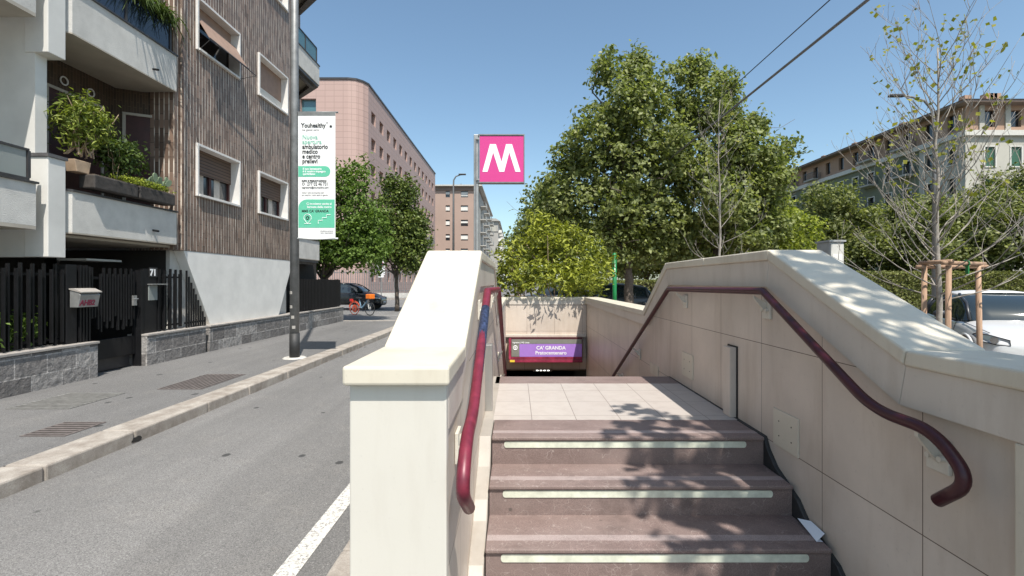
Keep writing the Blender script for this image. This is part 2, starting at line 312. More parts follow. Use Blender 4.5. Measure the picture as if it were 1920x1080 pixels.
class MB:
    def __init__(s): s.v = []; s.f = []
    def add(s, vs, fs):
        k = len(s.v); s.v += [tuple(p) for p in vs]; s.f += [tuple(i+k for i in f) for f in fs]; return s
    def box(s, x0, x1, y0, y1, z0, z1):
        x0, x1 = sorted((x0, x1)); y0, y1 = sorted((y0, y1)); z0, z1 = sorted((z0, z1))
        return s.add([(x0,y0,z0),(x1,y0,z0),(x1,y1,z0),(x0,y1,z0),(x0,y0,z1),(x1,y0,z1),(x1,y1,z1),(x0,y1,z1)],
                     [(0,3,2,1),(4,5,6,7),(0,1,5,4),(1,2,6,5),(2,3,7,6),(3,0,4,7)])
    def quad(s, a, b, c, d): return s.add([a, b, c, d], [(0,1,2,3)])
    def prism_x(s, poly, x0, x1):            # polygon in (y, z), extruded along x
        n = len(poly); x0, x1 = sorted((x0, x1))
        area = sum(poly[i][0]*poly[(i+1) % n][1]-poly[(i+1) % n][0]*poly[i][1] for i in range(n))
        if area < 0: poly = poly[::-1]
        vs = [(x0, y, z) for y, z in poly]+[(x1, y, z) for y, z in poly]
        return s.add(vs, [tuple(range(n))[::-1], tuple(range(n, 2*n))]+[(i, (i+1) % n, n+(i+1) % n, n+i) for i in range(n)])
    def prism_z(s, poly, z0, z1):
        n = len(poly)
        area = sum(poly[i][0]*poly[(i+1) % n][1]-poly[(i+1) % n][0]*poly[i][1] for i in range(n))
        if area < 0: poly = poly[::-1]
        vs = [(x, y, z0) for x, y in poly]+[(x, y, z1) for x, y in poly]
        return s.add(vs, [tuple(range(n))[::-1], tuple(range(n, 2*n))]+[(i, (i+1) % n, n+(i+1) % n, n+i) for i in range(n)])
    def prism_y(s, poly, y0, y1):            # polygon in (x, z)
        n = len(poly)
        area = sum(poly[i][0]*poly[(i+1) % n][1]-poly[(i+1) % n][0]*poly[i][1] for i in range(n))
        if area < 0: poly = poly[::-1]
        vs = [(x, y0, z) for x, z in poly]+[(x, y1, z) for x, z in poly]
        return s.add(vs, [tuple(range(n)), tuple(range(n, 2*n))[::-1]]+[(i, n+i, n+(i+1) % n, (i+1) % n) for i in range(n)])
    def tube(s, pts, r, n=8, cap=True):
        pts = [Vector(p) for p in pts]
        rs = r if isinstance(r, (list, tuple)) else [r]*len(pts)
        k = len(s.v); up = None
        for i, p in enumerate(pts):
            d = (pts[min(i+1, len(pts)-1)]-pts[max(i-1, 0)])
            if d.length < 1e-9: d = Vector((0, 0, 1))
            d.normalize()
            if up is None:
                up = d.orthogonal().normalized()
            up = (up-d*up.dot(d))
            up = up.normalized() if up.length > 1e-6 else d.orthogonal().normalized()
            w = d.cross(up)
            for j in range(n):
                a = 2*math.pi*j/n; q = p+(up*math.cos(a)+w*math.sin(a))*rs[i]; s.v.append(tuple(q))
        for i in range(len(pts)-1):
            for j in range(n):
                s.f.append((k+i*n+j, k+i*n+(j+1) % n, k+(i+1)*n+(j+1) % n, k+(i+1)*n+j))
        if cap:
            s.f.append(tuple(k+j for j in range(n))[::-1]); s.f.append(tuple(k+(len(pts)-1)*n+j for j in range(n)))
        return s
    def disc(s, c, r0, r1, axis, n=24, inner=0):   # cylinder along axis between offsets r0..r1? (c, radius r0, thickness r1)
        ax = Vector(axis).normalized(); c = Vector(c)
        return s.tube([c-ax*r1/2, c+ax*r1/2], r0, n)
    def ring(s, c, R_, r, axis, n=24, m=8):
        ax = Vector(axis).normalized(); u = ax.orthogonal().normalized(); w = ax.cross(u); c = Vector(c); k = len(s.v)
        for i in range(n):
            a = 2*math.pi*i/n; d = u*math.cos(a)+w*math.sin(a)
            for j in range(m):
                b = 2*math.pi*j/m; s.v.append(tuple(c+d*(R_+r*math.cos(b))+ax*r*math.sin(b)))
        for i in range(n):
            for j in range(m):
                s.f.append((k+i*m+j, k+((i+1) % n)*m+j, k+((i+1) % n)*m+(j+1) % m, k+i*m+(j+1) % m))
        return s
    def build(s, name, mat, parent=None, world=True, bevel=0, smooth=False, seg=2):
        off = Vector((0, 0, 0))
        if parent is not None and world:
            p = parent
            while p is not None: off += p.location; p = p.parent
        vs = [(x-off.x, y-off.y, z-off.z) for x, y, z in s.v]
        me = bpy.data.meshes.new(name); me.from_pydata(vs, [], s.f)
        me.materials.append(M[mat] if isinstance(mat, str) else mat); me.update()
        if smooth: me.polygons.foreach_set('use_smooth', [True]*len(me.polygons))
        o = bpy.data.objects.new(name, me); COL.objects.link(o); o.parent = parent
        if bevel:
            b = o.modifiers.new('b', 'BEVEL'); b.width = bevel; b.segments = seg; b.limit_method = 'ANGLE'; b.angle_limit = R(30)
        return o

def thing(name, label, cat, loc=(0, 0, 0), group=None, rz=0):
    o = bpy.data.objects.new(name, None); COL.objects.link(o); o.location = loc; o.rotation_euler.z = rz
    o.empty_display_size = .2; o['label'] = label; o['category'] = cat
    if group: o['group'] = group
    return o
def tag(o, label, cat, group=None):
    o['label'] = label; o['category'] = cat
    if group: o['group'] = group
    return o
def struct(o, label=None):
    o['kind'] = 'structure'
    if label: o['label'] = label; o['category'] = o.name.split('.')[0].replace('_', ' ')
    return o
def kids(o): return [c for c in COL.objects if c.parent == o]
def dup(root, loc, rz=None, label=None, group=None, scale=None, src=None):
    ch = src if src is not None else tree_of(root)
    r = root.copy(); COL.objects.link(r); r.location = loc
    if rz is not None: r.rotation_euler.z = rz
    if scale: r.scale = scale
    if label: r['label'] = label
    if group: r['group'] = group
    def rec(nodes, par):
        for o, sub in nodes:
            c = o.copy(); COL.objects.link(c); c.parent = par; rec(sub, c)
    rec(ch, r); return r
def tree_of(root): return [(c, tree_of(c)) for c in root.children]

def text(s, x, z, size, mat, parent, y, name='lettering', bold=0, align='LEFT', facing='-Y', xs=1, thick=.0015, world=True):
    cu = bpy.data.curves.new('t', 'FONT'); cu.body = s; cu.size = size; cu.offset = bold; cu.align_x = align
    cu.extrude = thick; cu.resolution_u = 3
    ob = bpy.data.objects.new('t', cu); COL.objects.link(ob)
    dg = bpy.context.evaluated_depsgraph_get(); me0 = ob.evaluated_get(dg).to_mesh()
    mb = MB()
    for v in me0.vertices:
        a, b, c = v.co
        if facing == '-Y': p = (x+a*xs, y-c, z+b)
        else: p = (x+c, y+a*xs, z+b)       # facing +X, reads along +Y
        mb.v.append(p)
    mb.f = [tuple(p.vertices) for p in me0.polygons]
    bpy.data.objects.remove(ob)
    return mb.build(name, mat, parent, world)

def wall_holes(mb, o, u, n, Wd, Ht, holes, depth):
    """front sheet with openings and their reveals; o lower-left, u along, n outward; holes = (a0,a1,b0,b1)"""
    o = Vector(o); u = Vector(u); n = Vector(n); z = Vector((0, 0, 1))
    A = sorted(set([0, Wd]+[h[0] for h in holes]+[h[1] for h in holes])); B = sorted(set([0, Ht]+[h[2] for h in holes]+[h[3] for h in holes]))
    P = lambda a, b, d=0: tuple(o+u*a+z*b-n*d)
    flip = (u.cross(z)).dot(n) < 0
    def q(a, b, c, d): mb.quad(a, b, c, d) if not flip else mb.quad(d, c, b, a)
    for i in range(len(A)-1):
        for j in range(len(B)-1):
            ca = (A[i]+A[i+1])/2; cb = (B[j]+B[j+1])/2
            if any(h[0] < ca < h[1] and h[2] < cb < h[3] for h in holes): continue
            q(P(A[i], B[j]), P(A[i+1], B[j]), P(A[i+1], B[j+1]), P(A[i], B[j+1]))
    for a0, a1, b0, b1 in holes:
        q(P(a0, b0), P(a0, b0, depth), P(a1, b0, depth), P(a1, b0)); q(P(a0, b1, depth), P(a0, b1), P(a1, b1), P(a1, b1, depth))
        q(P(a0, b0, depth), P(a0, b0), P(a0, b1), P(a0, b1, depth)); q(P(a1, b0), P(a1, b0, depth), P(a1, b1, depth), P(a1, b1))

# ---------------------------------------------------------------- foliage
def leaf_mesh(name, C, size, mat, seed=0, up=.5, aspect=.62, droop=0, nrm=None):
    rng = np.random.default_rng(seed); n = len(C)
    nn = rng.normal(size=(n, 3)); nn[:, 2] += up*1.6
    if nrm is not None: nn = nn*.8+nrm*1.2
    nn /= np.linalg.norm(nn, axis=1)[:, None]
    t = rng.normal(size=(n, 3)); t[:, 2] -= droop; t -= nn*(t*nn).sum(1)[:, None]; t /= np.linalg.norm(t, axis=1)[:, None]
    b = np.cross(nn, t); s = size*rng.uniform(.6, 1.3, n)[:, None]
    fold = nn*s*.22
    V = np.empty((n, 4, 3)); V[:, 0] = C-t*s; V[:, 1] = C+b*s*aspect+fold; V[:, 2] = C+t*s; V[:, 3] = C-b*s*aspect+fold
    me = bpy.data.meshes.new(name); me.vertices.add(4*n); me.vertices.foreach_set('co', V.reshape(-1))
    idx = (np.arange(n)*4)[:, None]+np.array([0, 1, 2, 0, 2, 3]); me.loops.add(6*n); me.loops.foreach_set('vertex_index', idx.reshape(-1))
    me.polygons.add(2*n); me.polygons.foreach_set('loop_start', np.arange(2*n)*3)
    me.update(calc_edges=True); me.materials.append(M[mat]); return me
def crown_points(lobes, ncl, per, spread, seed, shell=.55, sub=0):
    """leaf positions: clusters gathered near the surface of several uneven lobes (x,y,z,rx,ry,rz)"""
    rng = np.random.default_rng(seed)
    if sub:
        ex = []
        for (x, y, z, rx, ry, rz) in lobes:
            for _ in range(sub):
                d = rng.normal(size=3); d[2] += .25; d /= np.linalg.norm(d); f = rng.uniform(.22, .42); q_ = rng.uniform(.75, 1.12)
                q_ *= .94; ex.append((x*.95+d[0]*rx*q_, y+d[1]*ry*q_, z+d[2]*rz*q_, rx*f, ry*f, rz*f*rng.uniform(.7, 1.3)))
        lobes = [(x*.97, y, z, rx*.86, ry*.84, rz*.86) for x, y, z, rx, ry, rz in lobes]+ex
    L = np.array(lobes, float); vol = (L[:, 3]*L[:, 4]*L[:, 5])**.8; vol /= vol.sum()
    k = rng.choice(len(L), ncl, p=vol); d = rng.normal(size=(ncl, 3)); d /= np.linalg.norm(d, axis=1)[:, None]
    r = shell+(1-shell)*rng.random(ncl)**.7; r *= rng.uniform(.86, 1.1, ncl)
    c = L[k, :3]+d*r[:, None]*L[k, 3:]
    P = np.repeat(c, per, 0); sc = np.repeat(rng.uniform(.5, 1.35, ncl), per)[:, None]
    P = P+rng.normal(size=P.shape)*np.array([1, 1, .75])*spread*sc
    N = np.repeat(d, per, 0)
    return P, N
def put(name, me, parent=None, loc=(0, 0, 0)):
    o = bpy.data.objects.new(name, me); COL.objects.link(o); o.parent = parent; o.location = loc; return o
def limb(a, b, r0, r1, rng, n=6, wig=.06, sag=0):
    a = Vector(a); b = Vector(b); L = (b-a).length; pts = []
    for i in range(n+1):
        t_ = i/n; p = a.lerp(b, t_)
        if 0 < i < n: p += Vector([rng.gauss(0, wig*L*.3) for _ in range(3)])
        p.z += sag*math.sin(math.pi*t_)*L
        pts.append(p)
    return pts, [r0+(r1-r0)*(i/n)**.8 for i in range(n+1)]
def make_tree(name, label, loc, lobes, height_fork, trunk_r, leafmat, leafsize, ncl, per, spread, seed, group=None, bark='bark', shell=.5, up=.5, extra=0, cat='tree', lean=(0, 0), wide=False):
    """loc: trunk base in world; lobes are relative to the base"""
    rng = random.Random(seed); root = thing(name, label, cat, loc, group)
    mb = MB(); fork = Vector((lean[0], lean[1], height_fork))
    pts, rs = limb((0, 0, -.1), fork, trunk_r*1.15, trunk_r*.75, rng, 7, .03); mb.tube(pts, rs, 10)
    mb.build('trunk', bark, root, world=False, smooth=True)
    lm = MB()
    for (x, y, z, rx, ry, rz) in lobes:
        s0 = fork*rng.uniform(.75, 1) if rng.random() < .5 else fork
        e = Vector((x, y, z+rz*.4))
        pts, rs = limb(s0, e, trunk_r*.5, .02, rng, 7, .12); lm.tube(pts, rs, 7)
        for _ in range(5):
            i = rng.randint(2, 6); d = Vector((rng.gauss(0, 1)*rx, rng.gauss(0, 1)*ry, abs(rng.gauss(.3, .6))*rz))*.75
            p2, r2 = limb(pts[i], pts[i]+d, rs[i]*.6, .008, rng, 5, .12); lm.tube(p2, r2, 5)
    lm.build('branch', bark, root, world=False, smooth=True)
    P, N = crown_points(lobes, ncl, per, spread*.85, seed, shell, 7)
    put('crown', leaf_mesh('crown', P, leafsize, leafmat, seed, up, nrm=N*.8), root)
    return root

# ================================================================= GROUND
def sheet(name, poly, z, mat, label=None):
    mb = MB(); mb.add([(x, y, z) for x, y in poly], [tuple(range(len(poly)))])
    return struct(mb.build(name, mat), label)
ROAD = -1.65; WALK = -1.53; ISL = -1.54
gm = MB(); gz = ROAD-.02
for xa, xb, ya, yb in ((-900, 900, -300, 4.5), (-900, -.3, 4.5, 10.3), (1.5, 900, 4.5, 10.3), (-900, 900, 10.3, 1500)): gm.quad((xa, ya, gz), (xb, ya, gz), (xb, yb, gz), (xa, yb, gz))
struct(gm.build('ground', 'ground'))
sheet('road', [(-3.92, -8), (-1.0, -8), (-1.0, 60), (-3.92, 60)], ROAD, 'road')
sheet('road', [(-60, 19.6), (-3.92, 19.6), (-3.92, 46), (-60, 46)], ROAD+.001, 'road')
struct(MB().box(-30, -4.26, -8, 19.2, ROAD-.1, WALK).build('pavement', 'walk'))
struct(MB().box(-60, -10, 46.5, 50, ROAD-.1, WALK-.02).build('pavement', 'walk'))
kb = MB()
y = -6.0; rk = random.Random(4)
while y < 19.0:
    L = rk.choice([.95, 1.2, 1.45]); L = min(L, 19.2-y)
    j = rk.uniform(-.004, .004)
    kb.box(-4.26, -3.91+j, y+.005, y+L-.005, ROAD-.1, WALK+.008+j*.5); y += L
kb.box(-4.25, -3.925, -6, 19.2, ROAD-.1, WALK-.012)
kb.box(-60, -4.26, 19.205, 19.5, ROAD-.1, WALK+.006)
struct(kb.build('kerb', 'kerb', bevel=.018))
dh = MB(); rk = random.Random(9)
dh.add([(-3.904, 5.02+.075*math.cos(2*math.pi*k/11)*rk.uniform(.7, 1.2), ROAD+.035+.034*math.sin(2*math.pi*k/11)*rk.uniform(.7, 1.2)) for k in range(11)], [tuple(range(11))])
tag(dh.build('drain_hole', 'void'), 'small dark drain hole broken into the foot of the kerb', 'drain')
struct(MB().box(-60, -10, 46.1, 46.49, ROAD-.1, WALK).build('kerb', 'kerb'))
# edge line
mb = MB(); mb.add([(-1.365, -6, ROAD+.004), (-1.237, -6, ROAD+.004), (-1.237, 40, ROAD+.004), (-1.365, 40, ROAD+.004)], [(0, 1, 2, 3)])
struct(mb.build('road_marking', 'paint'))
mb = MB()
for k in range(4): mb.add([(-12+k*0-.0, 24.2+k*0, ROAD+.005), (-5.5, 24.2, ROAD+.005), (-5.5, 24.32, ROAD+.005), (-12, 24.32, ROAD+.005)], [(0, 1, 2, 3)]) if k == 0 else None
mb.add([(-12, 31.0, ROAD+.005), (-5.5, 31.0, ROAD+.005), (-5.5, 31.15, ROAD+.005), (-12, 31.15, ROAD+.005)], [(0, 1, 2, 3)])
struct(mb.build('road_marking', 'paint'))
# the island the stairs rise from: two strips and the part behind the camera
ik = MB()
for k in range(17): ik.box(-1.0, -.86, -6+k*1.1+.004, -4.9+k*1.1-.004, ROAD-.1, ISL+.004)
struct(ik.build('kerb', 'kerb', bevel=.012))
isl = MB().box(-.859, -.50, -6, 12.5, ROAD-.1, ISL).box(1.71, 9.0, -6, 7.4, ROAD-.1, ISL).box(-.5, 1.71, -6, 1.3, ROAD-.1, ISL)
isl.box(-.50, 1.71, 10.4, 12.5, ROAD-.1, ISL)
struct(isl.build('pavement', 'walk', bevel=.012))
struct(MB().box(1.71, 40, 7.4, 12.5, ROAD-.1, ROAD+.012).build('road', 'road'))
struct(MB().box(-1.0, 14, 12.5, 60, ROAD-.1, ROAD+.06).build('park_ground', 'soil'))
struct(MB().box(14, 44, 26.5, 110, ROAD-.1, ROAD+.08).build('lawn', 'grass'))
struct(MB().box(14, 44, 24.4, 26.5, ROAD-.1, ROAD+.10).build('flower_bed', 'soil'))
struct(MB().box(14, 44, 24.0, 24.4, ROAD-.1, ROAD+.14).build('kerb', 'kerb', bevel=.02))

# gratings in the pavement
def grating(x0, x1, y0, y1, along, mat, label):
    root = thing('pavement_grating', label, 'grating', ((x0+x1)/2, (y0+y1)/2, WALK), 'gratings in the pavement')
    f = MB(); w = .02; z0, z1 = WALK+.002, WALK+.008
    f.box(x0, x1, y0, y0+w, z0, z1).box(x0, x1, y1-w, y1, z0, z1).box(x0, x0+w, y0+w, y1-w, z0, z1).box(x1-w, x1, y0+w, y1-w, z0, z1)
    f.build('frame', mat, root)
    g = MB(); n = int((y1-y0)/.065) if along else int((x1-x0)/.065)
    for i in range(1, n):
        if along: yy = y0+(y1-y0)*i/n; g.box(x0+w, x1-w, yy-.018, yy+.018, WALK+.003, WALK+.0075)
        else: xx = x0+(x1-x0)*i/n; g.box(xx-.018, xx+.018, y0+w, y1-w, WALK+.003, WALK+.0075)
    g.build('bars', mat, root)
    MB().quad((x0+w, y0+w, WALK+.0015), (x1-w, y0+w, WALK+.0015), (x1-w, y1-w, WALK+.0015), (x0+w, y1-w, WALK+.0015)).build('shaft', 'void', root)
grating(-6.15, -5.38, 5.87, 6.72, True, 'grate', 'large pale steel pavement grating nearest the stone block wall')
grating(-4.92, -4.47, 4.83, 5.32, True, 'rust', 'small brown square grating close to the kerb, nearest the camera')
grating(-5.12, -4.48, 6.95, 8.08, False, 'rust', 'brownish pavement grating opposite the black gate')

# ================================================================= METRO ENTRANCE
FL = -.245; TOPZ = .18; LOW = -.31; LAND = -.887
root = thing('metro_stairs', 'red granite steps up to a pale tiled landing at the metro entrance', 'staircase', (.63, 1.6, ISL))
XS0, XS1 = -.14, 1.42
ny = [2.79, 2.50, 2.19, 1.89, 1.59]; nz = [LAND, -1.045, -1.20, -1.36, -1.52]
for i in range(4):
    yb = 3.146 if i == 0 else ny[i-1]+.03
    MB().box(XS0, XS1, ny[i], yb, nz[i]-.021, nz[i]).build('tread', 'granite', root, bevel=.006)
    MB().box(XS0+.003, XS1-.003, ny[i]+.075, ny[i]+.125, nz[i]-.01, nz[i]+.0012).build('anti_slip_band', 'granite_band', root)
    MB().box(XS0+.002, XS1, ny[i]+.013, ny[i]+.08, nz[i+1], nz[i]-.021).build('riser', 'granite', root)
    h = MB(); z1 = nz[i]-.027; z0 = z1-.036; xa, xb = XS0+.07, XS1-.10; yf = ny[i]+.009
    pl = []
    for k in range(7): a = R(90+180*k/6); pl.append((xa+.012+.012*math.cos(a), (z0+z1)/2+.018*math.sin(a)))
    for k in range(7): a = R(-90+180*k/6); pl.append((xb-.012+.012*math.cos(a), (z0+z1)/2+.018*math.sin(a)))
    h.prism_y(pl, yf, yf+.0035); h.build('luminous_strip', 'strip', root)
MB().box(XS0-.05, XS1+.02, 3.146, 4.27, LAND-.04, LAND).build('landing', 'tiles', root)
MB().box(XS0-.05, XS1+.02, 4.27, 4.585, LAND-.035, LAND+.001).build('tread', 'granite', root, bevel=.005)
dn = MB()
for k in range(1, 19):
    dn.box(-.22, 1.43, 4.60+.3*(k-1), 4.62+.3*k, LAND-.16*k-.5, LAND-.16*k)
dn.build('lower_steps', 'granite', root)
MB().box(XS0-.10, XS0-.003, 1.45, 3.19, -2, -1.55).build('stringer_base', 'concrete', root)
# side stringer: stepped-slope strip beside the treads, left and right
for nm, xa, xb in (('stringer', -.2155, XS0-.004), ('stringer', XS1+.002, 1.455)):
    poly = [(1.4, -1.62), (1.4, -1.47)]
    for i in range(3, -1, -1):
        poly += [(ny[i]-.10, nz[i]-.13), (ny[i]-.02, nz[i]-.06)]
    poly += [(ny[0]+.02, LAND+.001), (4.6, LAND+.001), (4.6, -1.62)]
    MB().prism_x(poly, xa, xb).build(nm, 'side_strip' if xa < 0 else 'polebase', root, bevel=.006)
# litter caught beside the steps
tag(MB().add([(1.385, 2.25, -1.197), (1.435, 2.27, -1.17), (1.437, 2.38, -1.165), (1.405, 2.44, -1.18), (1.415, 2.25, -1.198)], [(0, 1, 2, 3), (0, 3, 4)]).build('paper_scrap', 'paper'),
    'crumpled white paper scrap wedged at the wall end of a step', 'litter')

def parapet(side, label):
    """side -1 = the road side with the end pier; +1 = the park side"""
    if side < 0:
        XI, XO = -.195, -.508; y0 = 1.416; yj, yt, ye, yl, yend = 1.87, 2.78, 4.59, 5.42, 10.35
    else:
        XI, XO = 1.40, 1.70; y0 = 1.02; yj, yt, ye, yl, yend = 1.757, 2.715, 4.59, 5.40, 10.35
    sgn = 1 if side > 0 else -1                        # outward direction in x
    root = thing('stair_parapet', label, 'parapet', ((XI+XO)/2, y0, ISL), 'stone parapets of the metro stairs')
    prof = [(y0, FL), (yj, FL), (yt, TOPZ), (ye, TOPZ), (yl, LOW), (yend, LOW)]
    th = .058
    # coping stones, one per straight stretch, 4 mm joint between them
    off = []
    for i in range(len(prof)):
        def nrm(a, b): d = Vector((b[0]-a[0], b[1]-a[1])).normalized(); return Vector((d.y, -d.x))
        if i == 0: n = nrm(prof[0], prof[1]); off.append((prof[0][0], prof[0][1]-th))
        elif i == len(prof)-1: off.append((prof[i][0], prof[i][1]-th))
        else:
            n1 = nrm(prof[i-1], prof[i]); n2 = nrm(prof[i], prof[i+1]); m = (n1+n2).normalized(); k = th/m.dot(n1)
            off.append((prof[i][0]+m.x*k, prof[i][1]+m.y*k))
    for i in range(len(prof)-1):
        a, b, c, d = Vector(prof[i]), Vector(prof[i+1]), Vector(off[i+1]), Vector(off[i])
        u = (b-a).normalized()*.0018
        segs = [(0, 1)]
        if (b-a).length > 1.5: n = round((b-a).length/.9); segs = [(k/n, (k+1)/n) for k in range(n)]
        for s0, s1 in segs:
            A = a.lerp(b, s0)+u; B = a.lerp(b, s1)-u; D = d.lerp(c, s0)+u; C_ = d.lerp(c, s1)-u
            MB().prism_x([tuple(A), tuple(B), tuple(C_), tuple(D)], XI, XO).build('coping', 'cladp', root, bevel=.010 if i < 3 else .006, seg=3)
    # fascia band under the coping, 12 mm back
    bh = .15
    low = [(off[0][0]+.008, off[0][1])]+list(off[1:-1])+[(off[-1][0], off[-1][1])]
    low2 = []
    for i in range(len(low)):
        if i in (0,): low2.append((low[0][0], low[0][1]-bh*1.0))
        elif i == len(low)-1: low2.append((low[i][0], low[i][1]-bh*.45))
        else:
            n1 = nrm(prof[i-1], prof[i]); n2 = nrm(prof[i], prof[i+1]); m = (n1+n2).normalized()
            hh = bh if i < 4 else bh*.45
            if i == 4: hh = bh*.7
            k = hh/m.dot(n1); low2.append((low[i][0]+m.x*k, low[i][1]+m.y*k))
    core_i, core_o = XI+sgn*(.045 if side > 0 else .02), XO-sgn*.03
    for i in range(len(low)-1):
        e = .0012
        MB().prism_x([(low[i][0]+e+(.075 if side < 0 and i == 0 else 0), low[i][1]), (low[i+1][0]-e, low[i+1][1]), (low2[i+1][0]-e, low2[i+1][1]), (low2[i][0]+e+(.075 if side < 0 and i == 0 else 0), low2[i][1])],
                     XI+sgn*.012, XO-sgn*.012).build('fascia', 'band' if side > 0 or i > 0 else 'band', root, bevel=.003)
    # wall body
    bot = -5.0
    bs = y0+.06
    body = [(bs, ISL-.1), (4.5, ISL-.1), (4.5, bot), (yend, bot), (yend, low2[-1][1]-.0)]+[(p[0], p[1]+.01) for p in low2[::-1][1:-1]]+[(bs, low2[0][1]+.01)]
    MB().prism_x(body, core_i, core_o).build('wall', 'clad', root)
    # end pier
    pe = y0+(.034 if side < 0 else .008); pw = 1.385 if side > 0 else y0+.08
    MB().box(XI+sgn*.012, XO-sgn*.012, pe, pw, ISL-.1, (FL-th-.001) if side < 0 else (FL-th-bh-.001)).build('end_pier', 'pier' if side < 0 else 'cladp', root, bevel=.005)
    return root, core_i
parL, xiL = parapet(-1, 'pale stone parapet with thick end pier between the road and the metro steps')
parR, xiR = parapet(1, 'stone parapet right of the metro steps, dappled with leaf shade')
def stud(mb, x, y, z, s): mb.tube([(x, y, z), (x-s*.008, y, z)], .006, 6)
# blank access plates and flood gate posts on the walls
def plate(par, x, s, y0, y1, z0, z1, name='access_plate', mat='cladp', holes=True):
    o = MB().box(x, x-s*.008, y0, y1, z0, z1).build(name, mat, par, bevel=.002)
    if holes:
        h = MB()
        for a in (.25, .75):
            for b in (.3, .7): yy = y0+(y1-y0)*a; zz = z0+(z1-z0)*b; h.tube([(x-s*.008, yy, zz), (x-s*.0095, yy, zz)], .004, 8)
        h.build('screw', 'black', o)
plate(parR, xiR, 1, 2.49, 2.73, -.90, -.70)
plate(parR, xiR, 1, 3.98, 4.24, -.80, -.60)
plate(parR, xiR, 1, 4.95, 5.25, -.97, -.86, holes=False)
MB().box(xiR, xiR-.045, 3.20, 3.31, LAND, -.43).build('flood_gate_post', 'clad', parR, bevel=.004)
MB().box(xiR+.001, xiR-.004, 3.18, 3.33, LAND, -.42).build('post_seal', 'black', parR)
MB().box(xiL-.001, xiL+.05, 3.35, 3.44, LAND, -.43).build('flood_gate_post', 'steel', parL, bevel=.004)
# handrails
def smooth_path(pts, r=.09, n=6):
    out = [Vector(pts[0])]
    for i in range(1, len(pts)-1):
        p = Vector(pts[i]); a = (Vector(pts[i-1])-p); b = (Vector(pts[i+1])-p)
        k = min(r, a.length*.48, b.length*.48); A = p+a.normalized()*k; B = p+b.normalized()*k
        for j in range(n+1):
            t_ = j/n; out.append(A*(1-t_)**2+p*2*t_*(1-t_)+B*t_**2)
    out.append(Vector(pts[-1])); return out
def handrail(x, pts, wallx, s, brackets, label):
    root = thing('handrail', label, 'handrail', (x, pts[0][0], pts[0][1]), 'maroon handrails')
    path = smooth_path([(x, a, b) for a, b in pts[:4]], .05)+smooth_path([(x, a, b) for a, b in pts[3:]], .11, 8)[1:]
    MB().tube(path, .0205, 14).build('rail', 'rail_lit' if s < 0 else 'rail', root, smooth=True)
    for (yy, zz) in brackets:
        br = MB(); br.box(wallx-s*.001, wallx-s*.014, yy-.045, yy+.045, zz-.16, zz-.05)
        o = br.build('bracket', 'cream_metal', root, bevel=.003)
        a = MB(); a.prism_y([(wallx-s*.014, zz-.13), (wallx-s*.014, zz-.07), (x-s*0, zz-.026), (x, zz-.04)], yy-.008, yy+.008)
        a.tube([(wallx-s*.012, yy-.024, zz-.11), (wallx-s*.03, yy-.024, zz-.11)], .01, 8).tube([(wallx-s*.012, yy+.024, zz-.11), (wallx-s*.03, yy+.024, zz-.11)], .01, 8)
        a.build('arm', 'cream_metal', o)
    return root
rp = lambda d=0: [(9.6, -2.72), (6.86, -1.325), (4.37, -.062), (2.69, -.05), (1.86, -.484), (1.585, -.486), (1.455, -.60), (1.575, -.705)]
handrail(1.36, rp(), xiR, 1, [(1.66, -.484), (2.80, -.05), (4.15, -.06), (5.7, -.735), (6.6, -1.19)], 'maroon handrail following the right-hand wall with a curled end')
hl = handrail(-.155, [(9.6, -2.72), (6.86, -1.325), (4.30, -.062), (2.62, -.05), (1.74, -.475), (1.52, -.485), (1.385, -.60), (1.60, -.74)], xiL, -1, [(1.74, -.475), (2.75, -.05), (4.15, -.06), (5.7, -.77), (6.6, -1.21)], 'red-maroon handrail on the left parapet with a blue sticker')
MB().tube([(-.155, 1.98, -.362), (-.155, 2.45, -.132)], .0213, 14).build('sticker', 'bluestk', hl, smooth=True)
# back wall above the opening
root = thing('stairwell_wall', 'cream stone back wall of the stairwell over the station sign', 'wall', (.6, 10.2, -1.65))
BW = 10.05
wb = MB(); wb.box(-.24, 1.44, BW, BW+.3, -1.14, -.37).box(-.24, 1.44, BW+.05, BW+.3, -1.82, -1.14); wb.build('wall', 'clad', root)
MB().box(-.235, 1.435, BW-.015, BW+.3, -.372, -.31).build('coping', 'cladp', root, bevel=.008)
MB().box(-.235, 1.435, BW-.012, BW+.3, -.46, -.373).build('fascia', 'band', root)
MB().box(-.23, 1.435, BW-.03, BW-.001, -1.13, -1.075).build('ledge', 'band', root, bevel=.004)
# tunnel behind
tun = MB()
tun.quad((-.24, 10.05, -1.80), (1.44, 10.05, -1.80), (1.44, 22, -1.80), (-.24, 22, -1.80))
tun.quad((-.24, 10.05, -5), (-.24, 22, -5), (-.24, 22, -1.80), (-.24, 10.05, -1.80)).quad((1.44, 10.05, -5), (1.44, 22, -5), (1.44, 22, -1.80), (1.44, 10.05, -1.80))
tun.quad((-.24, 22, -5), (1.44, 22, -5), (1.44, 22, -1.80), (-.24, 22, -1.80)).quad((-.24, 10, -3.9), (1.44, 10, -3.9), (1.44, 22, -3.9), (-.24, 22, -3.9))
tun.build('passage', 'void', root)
root = thing('ceiling_lamp', 'small lit tube fixture glowing in the dark station opening', 'lamp', (.68, 12.2, -2.2))
MB().box(.42, .90, 12.2, 12.3, -2.24, -2.10).build('housing', 'galv', root)
MB().tube([(.66, 12.25, -2.10), (.66, 12.25, -1.80)], .01, 6).build('hanger', 'black', root)
lm = MB()
for k in range(4): lm.box(.50+k*.092, .55+k*.092, 12.19, 12.199, -2.215, -2.09)
lm.build('tubes', 'lamp', root)
